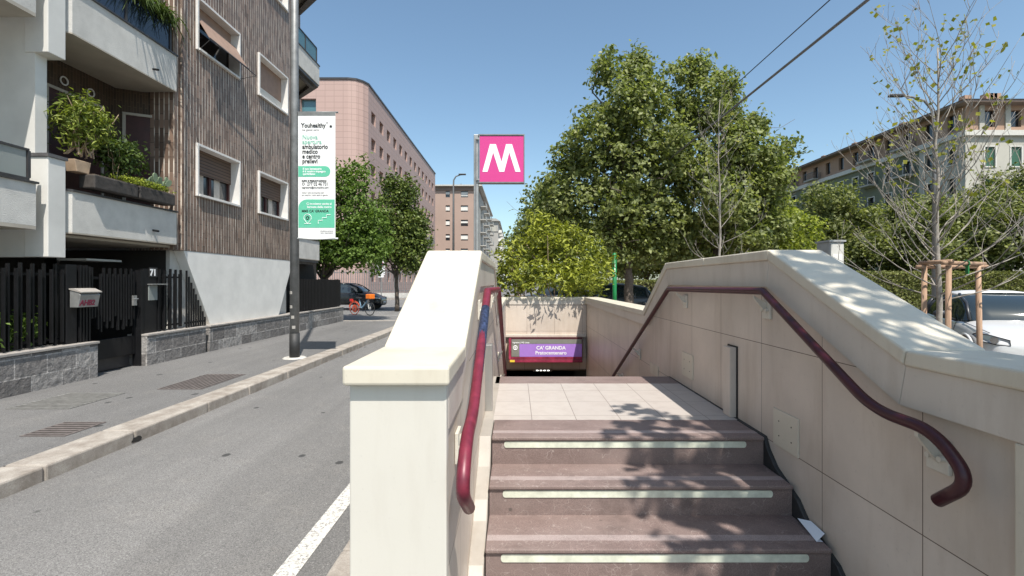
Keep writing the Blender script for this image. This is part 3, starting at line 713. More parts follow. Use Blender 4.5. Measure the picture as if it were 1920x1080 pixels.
# station sign over the opening
root = thing('station_sign', 'purple station name sign in a maroon frame over the stairwell opening', 'sign', (.62, 9.9, -1.69))
def sx(px): return (px-968)*9.85/915
def sz(py): return -(py-529)*9.85/915
MB().box(sx(954), sx(1092.5), 9.87, 10.04, sz(680), sz(633)).build('casing', 'maroond', root)
MB().box(sx(954), sx(958.5), 9.855, 9.87, sz(673.5), sz(634.5)).build('frame', 'maroon', root)
MB().box(sx(955), sx(1092), 9.85, 9.87, sz(679.6), sz(674.2)).build('frame', 'maroon', root, bevel=.004)
MB().box(sx(959), sx(1091), 9.86, 9.87, sz(673), sz(669.4)).build('frame', 'maroon', root)
MB().box(sx(959), sx(1091), 9.858, 9.87, sz(644.6), sz(636.4)).build('header', 'silver', root)
MB().box(sx(959), sx(974), 9.859, 9.87, sz(668.8), sz(645.2)).build('emblem_panel', 'silver', root)
MB().box(sx(974), sx(1091), 9.857, 9.87, sz(669), sz(645)).build('face', 'purple', root)
MB().ring((sx(966.2), 9.858, sz(652.3)), .040, .009, (0, 1, 0), 20, 6).box(sx(966.2)-.028, sx(966.2)+.028, 9.853, 9.858, sz(652.3)-.006, sz(652.3)+.006).box(sx(966.2)-.006, sx(966.2)+.006, 9.8525, 9.8575, sz(652.3)-.028, sz(652.3)+.028).build('emblem', 'white', root)
text("CA' GRANDA", sx(1033), sz(655.4), .098, 'white', root, 9.855, bold=.0025, align='CENTER', xs=1.0)
text('Pratocentenaro', sx(1033), sz(664.6), .098, 'white', root, 9.855, bold=.0018, align='CENTER', xs=1.02)
text('Ingresso | M5 Linea', sx(961), sz(643.8), .043, 'white', root, 9.856, bold=.001)
MB().box(sx(956), sx(965), 9.845, 9.85, sz(679), sz(675)).build('sticker', 'yellow', root)

# ---------------------------------------------------------------- metro pole sign
PX, PY = -.735, 9.0
def mx(px): return (px-968)*PY/915
def mz(py): return -(py-529)*PY/915
root = thing('metro_sign', 'square magenta sign with a white M on a grey steel pole', 'sign', (PX, PY, ISL))
MB().box(mx(888.5), mx(897.3), PY-.04, PY+.04, ISL, mz(253)).build('pole', 'galv', root, bevel=.008)
MB().box(mx(891), mx(893.5), PY-.055, PY-.04, ISL, mz(262)).build('cable_channel', 'galvd', root)
fr = MB(); x0, x1, z0, z1 = mx(898.5), mx(983.5), mz(344.5), mz(253.5); w = .022
fr.box(x0-.01, x1, PY-.07, PY+.07, z1-w, z1).box(x0-.01, x1, PY-.07, PY+.07, z0, z0+w).box(x0, x0+w*.7, PY-.07, PY+.07, z0+w, z1-w).box(x1-w*.7, x1, PY-.07, PY+.07, z0+w, z1-w)
fr.build('frame', 'galvd', root)
for py in (262, 338): MB().box(mx(894), x0+.01, PY-.075, PY-.045, mz(py)-.015, mz(py)+.015).build('clamp', 'galv', root)
MB().box(x0+w*.7, x1-w*.7, PY-.06, PY+.06, z0+w, z1-w-.015).build('panel', 'magenta', root)
Lp = [(905, 323.5), (919, 272), (930, 272), (940.5, 305), (949, 272), (960, 272), (976, 323.5), (966.5, 323.5), (955, 287.5), (945.5, 323.5), (936.5, 323.5), (925, 287.5), (914.5, 323.5)]
poly = [(mx(a), mz(b)) for a, b in Lp]; n = len(poly)
from mathutils.geometry import tessellate_polygon
tri = tessellate_polygon([[Vector((a, b, 0)) for a, b in poly]])
lm = MB(); lm.add([(a, PY-.064, b) for a, b in poly]+[(a, PY-.0595, b) for a, b in poly], [tuple(t_) for t_ in tri]+[(i, (i+1) % n, n+(i+1) % n, n+i) for i in range(n)])
lm.build('letter', 'white', root)

# ---------------------------------------------------------------- lamp post with banner
root = thing('lamp_post', 'tall grey lamp post with a black sleeve on the pavement, carrying the banner', 'street lamp', (-4.47, 9.84, WALK))
MB().tube([(-4.47, 9.84, WALK), (-4.47, 9.84, 4), (-4.47, 9.84, 10.5)], [.090, .076, .06], 20).build('pole', 'galvp', root, smooth=True)
MB().tube([(-4.47, 9.84, WALK), (-4.47, 9.84, WALK+.5)], .098, 20).build('sleeve', 'polebase', root, smooth=True)
MB().tube([(-4.47, 9.84, WALK-.01), (-4.47, 9.84, WALK+.02)], [.24, .2], 20).build('footing', 'concrete', root)
ps = MB(); rr = random.Random(8)
for k in range(4):
    z0 = -.95+k*.21+rr.uniform(0, .08); a0 = R(-120+rr.uniform(-25, 25)); vs = []
    for j in range(5):
        a = a0+R(j*10); vs += [(-4.47+.092*math.cos(a), 9.84+.092*math.sin(a), z0), (-4.47+.091*math.cos(a), 9.84+.091*math.sin(a), z0+.06)]
    ps.add(vs, [(2*j, 2*j+2, 2*j+3, 2*j+1) for j in range(4)])
ps.build('sticker', 'greyp', root)
root = thing('advertising_banner', 'white and green health clinic banner hanging from the lamp post', 'banner', (-4.0, 9.84, .9))
BY = 9.80
def bx(px): return (px-968)*BY/915
def bz(py): return -(py-529)*BY/915
# slightly bellied cloth
N_, K_ = 8, 24; cl = MB(); vs = []
for j in range(K_+1):
    for i in range(N_+1):
        u = i/N_; v = j/K_; vs.append((bx(559)+(bx(629)-bx(559))*u, BY, bz(446)+(bz(211)-bz(446))*v-(.03*math.sin(math.pi*u) if j == 0 else 0)))
k = N_+1; cl.add(vs, [(j*k+i, j*k+i+1, (j+1)*k+i+1, (j+1)*k+i) for j in range(K_) for i in range(N_)])
o = cl.build('cloth', 'banner', root); sm = o.modifiers.new('s', 'SOLIDIFY'); sm.thickness = .003; sm.offset = 1
for py in (210, 447): MB().tube([(-4.42, BY+.02, bz(py)), (bx(633), BY+.02, bz(py))], .018, 10).build('rod', 'galvd' if py < 300 else 'banner', root, smooth=True)
MB().quad((bx(559), BY-.006, bz(217)), (bx(629), BY-.006, bz(217)), (bx(629), BY-.02, bz(210.5)), (bx(559), BY-.02, bz(210.5))).build('hem', 'galv', root)
def rr_poly(x0, x1, z0, z1, rtl=0, rtr=0, rbr=0, rbl=0):
    P = []
    for cx, cz, r_, a in ((x1-rtr, z1-rtr, rtr, 0), (x0+rtl, z1-rtl, rtl, 90), (x0+rbl, z0+rbl, rbl, 180), (x1-rbr, z0+rbr, rbr, 270)):
        for k in range(7 if r_ else 1): b = R(a+90*k/6) if r_ else 0; P.append((cx+r_*math.cos(b), cz+r_*math.sin(b)) if r_ else (cx, cz))
    return P
h1 = bz(311.5)-bz(331.5)
MB().prism_y(rr_poly(bx(559.5), bx(619.5), bz(331.5), bz(311.5), 0, h1/2*.98, h1/2*.98, 0), BY-.006, BY-.002).build('green_panel', 'bgreen', root)
MB().prism_y(rr_poly(bx(559.8), bx(627.6), bz(427), bz(374), .17, 0, 0, 0), BY-.006, BY-.002).build('green_panel', 'bgreen', root)
def bt(s, px, py, size, mat, bold=0, xs=1, align='LEFT', t_=BY-.007): text(s, bx(px), bz(py), size, mat, root, t_, bold=bold, xs=xs, align=align)
bt('Youhealthy', 565, 239, .125, 'btext', .0028, .86)
MB().tube([(bx(620.5), BY-.004, bz(237.2)), (bx(620.5), BY-.007, bz(237.2))], .026, 14).build('logo_dot', 'btext', root)
MB().ring((bx(613.7), BY-.005, bz(230.5)), .018, .004, (0, 1, 0), 12, 5).build('logo_ring', 'bgrey', root)
bt('be good care', 567, 245, .05, 'bgrey', 0, 1.25)
bt('Nuova', 567, 261, .125, 'bgtext', .001, .92); bt('apertura', 567, 270, .125, 'bgtext', .001, .9)
for s_, py in (('ambulatorio', 279), ('medico', 288), ('e centro', 297), ('prelievi', 306)): bt(s_, 567, py, .125, 'btext', .0026, .84)
for s_, py in (('Il tuo benessere', 318.5), ('è il nostro impegno', 323.3), ('quotidiano', 328)): bt(s_, 568, py, .058, 'white', .0015, 1.0, t_=BY-.008)
bt('INFO E PRENOTAZIONI', 566, 341, .052, 'btext', .0015, .9)
bt('277 02 46 731', 576, 348, .092, 'btext', 0, .80)
MB().ring((bx(569), BY-.004, bz(345)), .024, .005, (0, 1, 0), 12, 5).build('phone_icon', 'btext', root)
bt('segreteria@youhealthy.com', 566, 353.2, .05, 'btext', 0, .95)
bt('visita il sito youhealthy.com', 566, 362.5, .043, 'bgrey', 0, .95); bt('per scoprire i nostri esami e agende', 566, 367, .043, 'bgrey', 0, .83)
bt('Ci troviamo uscita al', 622, 384, .06, 'white', .001, 1, 'RIGHT', BY-.008); bt('fermata della metro', 622, 390, .06, 'white', .001, 1.02, 'RIGHT', BY-.008)
bt("MM5 CA' GRANDA", 566, 398, .07, 'btext', .0012, .92, t_=BY-.008)
pin = MB(); cx, cz = bx(577), bz(408.5); pp = []
for k in range(13): a = R(-35+250*k/12); pp.append((cx+.075*math.cos(a), BY-.008, cz+.075*math.sin(a)))
pp.append((cx, BY-.008, bz(419))); pp.append(pp[0]); pin.tube(pp, .006, 5)
pin.tube([(bx(571), BY-.008, bz(419.3)), (bx(583.5), BY-.008, bz(419.3))], .006, 5); pin.build('pin_icon', 'white', root)
MB().ring((cx, BY-.008, cz), .028, .009, (0, 1, 0), 16, 5).build('pin_dot', 'btext', root)
st = [(597, 419.5), (597, 413.5), (604.5, 413.5), (604.5, 408.5), (612.5, 408.5), (612.5, 403), (620, 403)]
MB().tube([(bx(a), BY-.008, bz(b)) for a, b in st], .007, 5).build('stairs_icon', 'white', root)
bt('direzione sanitaria', 625, 434, .035, 'bgrey', 0, 1, 'RIGHT'); bt('dott. responsabile', 625, 437.5, .035, 'bgrey', 0, 1, 'RIGHT')

# ================================================================= LEFT APARTMENT BUILDING
FX = -6.9
root = thing('apartment_building', 'brown tiled apartment block with white balconies left of the road', 'building', (-10, 10, WALK))
B1 = root
wins = [(10.5, 12.14, 1.86, 3.0), (13.02, 14.68, 1.84, 2.98), (10.5, 12.14, 5.02, 6.17), (13.02, 14.68, 5.0, 6.14), (10.5, 12.14, 8.15, 9.3), (13.02, 14.68, 8.1, 9.25)]
Y0, Y1, Z0, Z1 = 10.12, 15.12, .66, 13
mb = MB(); wall_holes(mb, (FX, Y0, Z0), (0, 1, 0), (1, 0, 0), Y1-Y0, Z1-Z0, [(a-Y0, b-Y0, c-Z0, d-Z0) for a, b, c, d in wins], .28)
mb.quad((FX, Y0, Z0), (FX-4, Y0, Z0), (FX-4, Y1, Z0), (FX, Y1, Z0))
mb.quad((FX, Y1, Z0), (FX-4, Y1, Z0), (FX-4, Y1, Z1), (FX, Y1, Z1))
mb.build('tiled_wall', 'brown', root)
# shallow vertical pilaster strips at the left edge
for ya, yb, xo in ((9.86, 10.0, -.0), (10.012, 10.10, .05)):
    MB().box(FX-.5, FX+xo, ya, yb, .66, 13).build('corner_strip', 'brown', root)
for i, (a, b, c, d) in enumerate(wins):
    f = MB(); w = .05; p0, p1 = FX-.22, FX+.05
    f.box(p0, p1, a, a+w, c, d).box(p0, p1, b-w, b, c, d).box(p0, p1, a+w, b-w, d-w, d).box(p0, p1+.015, a+w, b-w, c, c+w)
    fo = f.build('window', 'framew', root, bevel=.004)
    if i in (0, 1):
        MB().box(FX-.19, FX-.17, a+w, b-w, c+.55, d-w).build('shutter', 'shutter', fo)
        MB().box(FX-.25, FX-.24, a+w, b-w, c+w, c+.6).build('pane', 'glass_win', fo)
        for q0, q1 in ((a+w, a+.12), ((a+b)/2-.04, (a+b)/2+.04), (b-.12, b-w)): MB().box(FX-.24, FX-.2, q0, q1, c+w, c+.56).build('sash', 'redwood', fo)
        for s0 in (.25, .62): ya = a+(b-a)*s0; MB().box(FX-.238, FX-.236, ya, ya+.22, c+w, c+.56).build('curtain', 'curtain', fo)
    elif i == 2:
        MB().box(FX-.26, FX-.25, a+w, b-w, c+w, d-w).build('pane', 'glass', fo)
        MB().box(FX-.19, FX-.17, a+w, b-w, d-.38, d-w).build('shutter', 'blind', fo)
        # blind pushed out on its arms, like a small awning
        z_t, z_b, xo = d-.36, c+.26, FX+.27
        aw = MB(); aw.add([(FX-.05, a+w+.02, z_t), (FX-.05, b-w-.02, z_t), (xo, b-w-.02, z_b), (xo, a+w+.02, z_b)]+[(FX-.05, a+w+.02, z_t-.02), (FX-.05, b-w-.02, z_t-.02), (xo, b-w-.02, z_b-.02), (xo, a+w+.02, z_b-.02)],
                          [(0, 3, 2, 1), (4, 5, 6, 7), (0, 1, 5, 4), (1, 2, 6, 5), (2, 3, 7, 6), (3, 0, 4, 7)])
        ao = aw.build('awning_blind', 'blind', fo)
        ar = MB().tube([(FX+.02, a+.08, c+.02), (xo+.02, a+.08, z_b)], .007, 6).tube([(FX+.02, b-.02, c+.02), (xo+.1, b+.12, z_b-.10), (xo, b-.08, z_b)], .007, 6).tube([(xo, a+.06, z_b), (xo, b-.06, z_b)], .015, 6)
        ar.tube([(xo, a+.06, z_b), (xo+.1, b+.12, z_b-.10)], .01, 6)
        ar.build('arm', 'darkframe', ao)
    else:
        MB().box(FX-.17, FX-.15, a+w, b-w, c+(.36 if i == 3 else w), d-w).build('shutter', 'blind', fo)
        if i == 3:
            sl = MB()
            for k in range(8): zz = c+w+.02+k*.038; sl.box(FX-.17, FX-.14, a+w, b-w, zz, zz+.026)
            sl.build('slats', 'wshut', fo)
            MB().box(FX-.26, FX-.25, a+w, b-w, c+w, c+.4).build('pane', 'glass', fo)
# cantilevered base: trapezoid plaster block under the tiles
base = [(10.13, .658), (15.1, .658), (14.2, -.96), (11.02, -.96)]
MB().prism_x(base, -7.12, FX-.006).build('plaster_base', 'plaster', root, bevel=.01)
MB().box(-7.2, -7.121, 10.03, 15.1, WALK, .655).build('set_back_wall', 'render', root)
MB().box(-7.6, -7.5, 14.3, 18.3, WALK, .7).build('ground_wall', 'void', root)  # added dark sheet, blackens the shaded opening beyond the plaster base
MB().box(-9.4, -7.201, 10.05, 15.1, WALK, .655).build('ground_wall', 'void', root)  # coloured dark to stand in for the shade under the balcony
# balcony bay between the party wall and the tiles
def balcony(y0, y1, zb, zt, cham0=True, cham1=False, X=-6.85, mat='render', copm='darkframe', deep=-8.2):
    P = []
    P += [(deep, y0-.35), (X-.22, y0-.12), (X, y0+.08)] if cham0 else [(deep, y0), (X, y0)]
    P += [(X, y1-.0), (X-1.15, y1+1.1), (deep, y1+1.1)] if cham1 else [(X, y1), (deep, y1)]
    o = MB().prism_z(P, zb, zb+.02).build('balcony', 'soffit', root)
    Q = P
    th = .10
    # parapet skin: outer prism ring (open at the building side)
    pr = MB(); outer = [p for p in P]; cx = sum(p[0] for p in P)/len(P); cy = sum(p[1] for p in P)/len(P)
    V_ = [Vector(p) for p in P]; inn = []; NN = []
    for i in range(len(V_)-1):
        d = (V_[i+1]-V_[i]).normalized(); nn = Vector((d.y, -d.x))
        if nn.dot(Vector((cx, cy))-V_[i]) < 0: nn = -nn
        NN.append(nn)
    def offp(i, t_):
        if i == 0: return V_[0]+NN[0]*t_
        if i == len(V_)-1: return V_[-1]+NN[-1]*t_
        m = (NN[i-1]+NN[i]).normalized(); return V_[i]+m*(t_/m.dot(NN[i]))
    full = [tuple(v) for v in V_]+[tuple(offp(i, th)) for i in range(len(V_)-1, -1, -1)]
    pr.prism_z(full, zb+.021, zt)
    pr.build('parapet', mat, o)
    cp = MB()
    cp.prism_z([tuple(offp(i, -.025)) for i in range(len(V_))]+[tuple(offp(i, th)) for i in range(len(V_)-1, -1, -1)], zt+.001, zt+.03)
    cp.build('coping', copm, o)
    return o
def glassrail(par, y0, y1, z0, z1, mat='bglass', X=-6.9, n=2, fr='darkframe'):
    g = MB().box(X-.012, X, y0+.03, y1-.03, z0+.03, z1-.03).build('glass_panel', mat, par)
    f = MB().box(X-.03, X+.02, y0, y1, z1-.03, z1).box(X-.03, X+.02, y0, y1, z0, z0+.03)
    for k in range(n+1): yy = y0+(y1-y0)*k/n; f.box(X-.028, X+.018, yy-.02, yy+.02, z0+.03, z1-.03)
    f.build('railing_frame', fr, par)
bl0 = balcony(7.45, 9.84, .75, 1.40, deep=-7.9)
bl1 = balcony(7.45, 9.84, 3.83, 4.55, deep=-7.9)
bl2 = balcony(7.45, 9.84, 6.95, 7.65, deep=-7.9)
glassrail(bl1, 7.55, 9.75, 4.6, 5.25, 'bglass', -6.92)
# spout
for zz, yy in ((4.02, 9.2), (.98, 9.2)): MB().tube([(-6.86, yy, zz), (-6.74, yy, zz-.02)], .02, 8).build('spout', 'black', B1)
# second bay beyond the tiles
for zb, zt in ((.75, 1.42), (3.85, 4.55), (6.88, 7.55), (9.98, 10.7)):
    o = balcony(15.14, 17.1, zb, zt, False, True, X=-6.9, deep=-9.2)
    glassrail(o, 15.2, 17.0, zt+.035, zt+.62, 'teal', -6.96, 2)
    for dz, dx in ((.0, .0), (.07, .12)):
        tr = MB().prism_z([(-6.9-dx-.14, 15.14), (-6.9-dx-.02, 15.14), (-6.9-dx-.02, 17.05-dx), (-8.0, 18.1-dx), (-8.1, 18.0-dx), (-6.9-dx-.14, 17.0-dx)], zb-.08-dz, zb-dz)
        tr.build('soffit_trim', 'coping_dark', o)
MB().box(-12, -8.1, 15.14, 18.3, .7, 13).build('recess_wall', 'brown', root)
MB().box(-12, -9.3, 15.14, 18.3, WALK, .75).build('ground_wall', 'void', root)
# party wall fin with projecting piers
MB().box(-9.6, -7.06, 7.16, 7.34, .37, 13).build('party_wall', 'smooth', root)
MB().box(-9.6, -7.9, 7.16, 7.34, WALK, .369).build('party_wall', 'void', root)
for z0, z1 in ((.37, 1.84), (3.37, 4.62), (6.5, 7.7)):
    MB().box(-7.2, FX+.05, 7.14, 7.42, z0, z1).build('pier', 'smooth', root, bevel=.008)
    MB().box(-7.22, FX+.07, 7.12, 7.44, z1+.001, z1+.05).build('pier_cap', 'coping_dark', root)
# the bay left of the party wall
for zb, zt in ((.75, 1.40), (3.78, 4.5)):
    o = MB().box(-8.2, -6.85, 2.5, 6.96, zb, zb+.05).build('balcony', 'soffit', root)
    MB().box(-6.95, -6.85, 2.5, 6.96, zb+.051, zt).build('parapet', 'render', o)
    MB().box(-8.2, -6.951, 6.86, 6.96, zb+.051, zt).build('parapet', 'render', o)
    MB().box(-6.97, -6.82, 2.5, 6.98, zt+.001, zt+.03).build('coping', 'darkframe', o)
    if zb < 1: glassrail(o, 4.4, 6.88, zt+.04, zt+.48, 'fglass', -6.88, 2)
# recess walls of the balcony bay
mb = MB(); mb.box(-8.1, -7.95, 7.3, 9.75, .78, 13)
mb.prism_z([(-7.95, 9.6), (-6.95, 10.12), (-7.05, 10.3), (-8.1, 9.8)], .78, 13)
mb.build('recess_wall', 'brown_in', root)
MB().box(-8.1, -6.95, 7.42, 10.1, -.0, .745).build('ground_soffit', 'void', root) if False else None
for zz in (.79, 3.87):
    f = MB().box(-7.95, -7.9, 8.2, 8.25, zz, zz+2.57).box(-7.95, -7.9, 9.3, 9.35, zz, zz+2.57).box(-7.95, -7.9, 8.25, 9.3, zz+2.52, zz+2.57)
    o = f.build('balcony_door', 'soffit', root); MB().box(-7.94, -7.92, 8.25, 9.3, zz, zz+2.52).build('leaf', 'redwood', o)
    # door in the oblique wall
    a, b = Vector((-7.80, 9.675)), Vector((-7.28, 9.945)); u = (b-a).normalized(); nn = Vector((u.y, -u.x))
    def obl(s0, s1, d0, d1, z0, z1): return [tuple(a+u*s0+nn*d0), tuple(a+u*s1+nn*d0), tuple(a+u*s1+nn*d1), tuple(a+u*s0+nn*d1)], z0, z1
    L = (b-a).length; f = MB()
    for s0, s1, z0, z1 in ((0, .05, zz, zz+2.58), (L-.05, L, zz, zz+2.58), (.05, L-.05, zz+2.53, zz+2.58)):
        f.prism_z(*obl(s0, s1, -.03, .04, z0, z1))
    o = f.build('balcony_door', 'soffit', root); m2 = MB(); m2.prism_z(*obl(.05, L-.05, -.03, .015, zz, zz+2.53)); m2.build('leaf', 'redwood', o)
    for yy in (8.56, 9.10): MB().ring((-7.93, yy, zz+2.74), .07, .013, (1, 0, 0), 20, 6).build('vent_ring', 'framew', root)
# dark ground floor behind the fence
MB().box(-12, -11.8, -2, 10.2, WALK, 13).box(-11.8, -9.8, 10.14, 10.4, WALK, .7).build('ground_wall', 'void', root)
MB().box(-9.0, -8.9, -2, 6.9, WALK, .8).build('ground_wall', 'smooth', root)
MB().box(-9.5, -8.2, 2, 7.16, .78, 13).build('recess_wall', 'smooth', root)
MB().box(-11.7, -7.0, 7.35, 10.1, .70, .74).build('ceiling_slab', 'soffit', root)
MB().box(-13, -7.3, 2, 18.3, 13.01, 13.3).build('roof', 'smooth', root)
MB().box(-13, -12.01, 2, 18.3, WALK, 13).build('rear_wall', 'smooth', root)

# garden walls, fence and gate
def gwall(y0, y1, label, X=-6.75, zt=-.99, th=.35):
    r = thing('garden_wall', label, 'wall', (X-th/2, (y0+y1)/2, WALK), 'low stone block walls along the pavement')
    MB().box(X-th, X, y0, y1, WALK-.05, zt).build('blocks', 'block', r, bevel=.012)
    MB().box(X-th-.01, X+.025, y0-.005, y1+.005, zt+.001, zt+.038).build('slab', 'slabtop', r, bevel=.006); return r
gwall(1.0, 7.88, 'low grey stone block wall left of the black gate')
gwall(8.92, 10.62, 'short stone block wall right of the black gate')
gwall(10.74, 15.9, 'stone block wall below the white plaster base')
gwall(15.92, 19.15, 'stone block wall running beyond the lamp post', X=-6.78)
WT = -.95
def fence(y0, y1, label, top, gap=.085, solid=False, low=None, r=3):
    rn = random.Random(r); ro = thing('iron_fence', label, 'fence', (-6.9, (y0+y1)/2, WT), 'black iron fences'); b = MB(); y = y0; k = 0
    while y < y1:
        t_ = top(y)+(.0 if k % 2 else -.09)+rn.uniform(-.015, .015)
        b.box(-6.93, -6.89, y, y+.024, WT+rn.uniform(.0, .05), t_) if k % 2 else b.box(-6.90, -6.86, y, y+.024, WT+rn.uniform(.0, .05), t_)
        y += gap; k += 1
    b.build('bars', 'black', ro)
    zt = min(top(y0), top(y1))-.17
    MB().box(-6.945, -6.93, y0, y1, zt, zt+.035).box(-6.945, -6.93, y0, y1, WT+.08, WT+.115).build('crossbar', 'black', ro)
    return ro
fence(5.0, 7.40, 'black iron bar fence over the wall left of the mailbox', lambda y: .27)
fence(9.36, 10.1, 'black iron fence section right of the entry phone', lambda y: .25, gap=.075)
ro = thing('stepped_fence', 'black iron bars stepping down against the white plaster base', 'fence', (-6.9, 10.5, WT), 'black iron fences')
b = MB()
for k in range(9): y = 10.12+k*.075; b.box(-6.86, -6.835, y, y+.03, WT, .24-k*.125+ (0 if k else 0))
b.build('bars', 'black', ro); MB().box(-6.875, -6.86, 10.1, 10.75, WT+.08, WT+.12).build('crossbar', 'black', ro)
f2 = fence(15.2, 19.1, 'black iron fence beside the parked bicycle, beyond the lamp post', lambda y: .1, gap=.06, r=6)
MB().box(-7.02, -7.0, 16.1, 19.1, WT, .02).build('privacy_sheet', 'black', f2)
ro = thing('gate_pillar', 'black metal panel pillar carrying the mailbox', 'pillar', (-6.9, 7.64, WT))
MB().box(-7.05, -6.86, 7.44, 7.62, WT, .27).build('panel', 'black', ro, bevel=.004)
rb = MB()
for k in range(4): rb.box(-6.93, -6.85, 7.66+k*.055, 7.69+k*.055, WT, .27-.02*(k % 2))
rb.build('ribs', 'black', ro)
ro = thing('mailbox', 'grey metal mailbox with a red scribble tag', 'mailbox', (-6.78, 7.64, -.4), None)
poly = [(-6.84, -.38), (-6.84, -.10), (-6.74, -.12), (-6.67, -.19), (-6.72, -.38)]
MB().prism_y([(-6.845, -.39), (-6.845, -.10), (-6.76, -.11), (-6.68, -.20), (-6.72, -.39)], 7.48, 7.84).build('body', 'galv', ro, bevel=.006)
MB().prism_y([(-6.85, -.095), (-6.77, -.10), (-6.66, -.15), (-6.66, -.165), (-6.85, -.115)], 7.47, 7.85).build('lid', 'slabtop', ro)
MB().quad((-6.705, 7.50, -.205+.0), (-6.705, 7.82, -.205), (-6.735, 7.82, -.15), (-6.735, 7.50, -.15)).build('slot', 'black', ro)
g = text('AHB2', 0, 0, .12, 'maroon', ro, 0, name='graffiti_tag', bold=.004, facing='+X', xs=.9, world=False)
g.location = (.0705, -.14, .04); g.rotation_euler.y = R(12)
ro = thing('iron_gate', 'black iron gate with hanging bars and a solid lower panel', 'gate', (-6.95, 8.4, WALK))
MB().box(-6.99, -6.95, 7.92, 8.86, -1.30, -.97).build('lower_panel', 'black', ro, bevel=.004)
MB().box(-7.05, -7.03, 7.92, 8.86, WALK+.02, -1.3).build('kick_plate', 'darkframe', ro)
gb = MB(); rn = random.Random(5)
for k in range(16):
    y = 7.93+k*.058; z0 = -.78+rn.choice([0, .12, .2, -.05]); z1 = .24-(.1 if k % 2 else 0)-(.45 if k in (1, 2) else 0)
    gb.box(-6.93, -6.90, y, y+.03, z0, z1)
gb.build('bars', 'black', ro)
MB().box(-6.97, -6.94, 7.9, 8.88, .05, .09).box(-6.97, -6.94, 7.9, 8.88, -.6, -.56).box(-6.98, -6.94, 8.86, 8.9, -1.3, .2).build('frame', 'black', ro)
MB().box(-6.90, -6.87, 8.76, 8.84, -.42, -.24).tube([(-6.88, 8.8, -.3), (-6.82, 8.8, -.3), (-6.82, 8.7, -.3)], .01, 6).build('handle', 'galv', ro)
MB().box(-7.0, -6.85, 8.9, 8.96, WALK, .22).build('post', 'black', ro)
ro = thing('entry_phone_panel', 'black panel with house number 71 and entry phone', 'sign', (-6.88, 9.18, WT))
MB().box(-6.94, -6.88, 9.0, 9.34, WT, .25).build('panel', 'black', ro)
MB().box(-6.88, -6.868, 9.14, 9.34, .10, .275).build('number_plate', 'polebase', ro)
g = text('71', -6.866, .125, .17, 'white', ro, 0, name='house_number', bold=.006, facing='+X', xs=.95, world=True)
for v_ in g.data.vertices: v_.co.y += 9.15
MB().box(-6.88, -6.86, 9.12, 9.33, -.34, -.06).build('phone', 'fglass', ro)
MB().box(-6.88, -6.78, 9.10, 9.5, -.05, -.03).build('rain_hood', 'galv', ro)
tag(MB().box(-7.9, -7.4, 8.4, 9.15, .375, .41).build('porch_canopy', 'smooth'), 'thin white canopy slab just behind the black gate', 'canopy')

# planting on and behind
def bush(name, label, cat, c, r, n, size, mat, seed, per=6, spread=.07, group=None, stems=None, up=.5, par=None, shell=.3, lobes=None, aspect=.5, sub=0):
    ro = thing(name, label, cat, (c[0], c[1], c[2]-r[2]), group) if par is None else par
    L = lobes or [(0, 0, r[2], *r)]
    P, N = crown_points(L, n, per, spread, seed, shell, sub)
    put('foliage', leaf_mesh('foliage', P, size, mat, seed, up, aspect, nrm=N*.5), ro)
    if stems:
        rn = random.Random(seed); sm_ = MB()
        for _ in range(stems[0]):
            a = Vector((rn.uniform(-.4, .4)*r[0], rn.uniform(-.4, .4)*r[1], stems[1])); e = Vector((rn.uniform(-.9, .9)*r[0], rn.uniform(-.9, .9)*r[1], r[2]*rn.uniform(1, 1.7)))
            p, q = limb(a, e, stems[2], stems[2]*.4, rn, 5, .1); sm_.tube(p, q, 5)
        sm_.build('stem', 'stem', ro, world=False)
    return ro
ro = thing('planter_box', 'dark weathered planter box hooked over the balcony rim, under the creeping plant', 'planter', (-6.85, 8.6, 1.45), 'dark planters on the balcony')
MB().box(-6.98, -6.72, 8.72, 9.62, 1.50, 1.72).build('trough', 'terra', ro, bevel=.02); MB().box(-6.96, -6.74, 8.74, 9.60, 1.721, 1.73).build('soil', 'soil', ro)
ro = dup(ro, (-6.85, 7.66, 1.45), label='dark planter box nearest the white pier, with the bamboo plant')
ro = thing('planter_pot', 'pale terracotta planter beside the white pier under the tall plant', 'planter', (-6.9, 7.75, 1.6))
MB().prism_x([(7.62, 1.73), (7.84, 1.73), (7.88, 1.92), (7.58, 1.92)], -7.03, -6.86).build('pot', 'stem', ro, bevel=.01)
bush('potted_bamboo', 'tall yellow-green leafy pot plant with bare pale stems on the balcony', 'plant', (-7.0, 7.85, 2.55), (.30, .46, .48), 300, .052, 'leaf_pot', 11, 7, .07, stems=(14, -.05, .012), aspect=.3)
bush('potted_shrub', 'darker leafy shrub in the middle of the balcony planters', 'plant', (-7.1, 8.75, 2.25), (.25, .46, .38), 210, .048, 'leaf_potd', 12, 7, .07, stems=(8, -.1, .008), aspect=.45)
bush('creeping_plant', 'low yellow creeping plant spilling over the planter edge', 'plant', (-6.80, 8.95, 1.79), (.10, .72, .06), 220, .018, 'leaf_pitto', 13, 8, .03, aspect=.6)
ro = thing('prickly_cactus', 'prickly pear cactus with flat pads at the right end of the balcony', 'plant', (-6.9, 9.45, 1.72)); rn = random.Random(2); cm = MB()
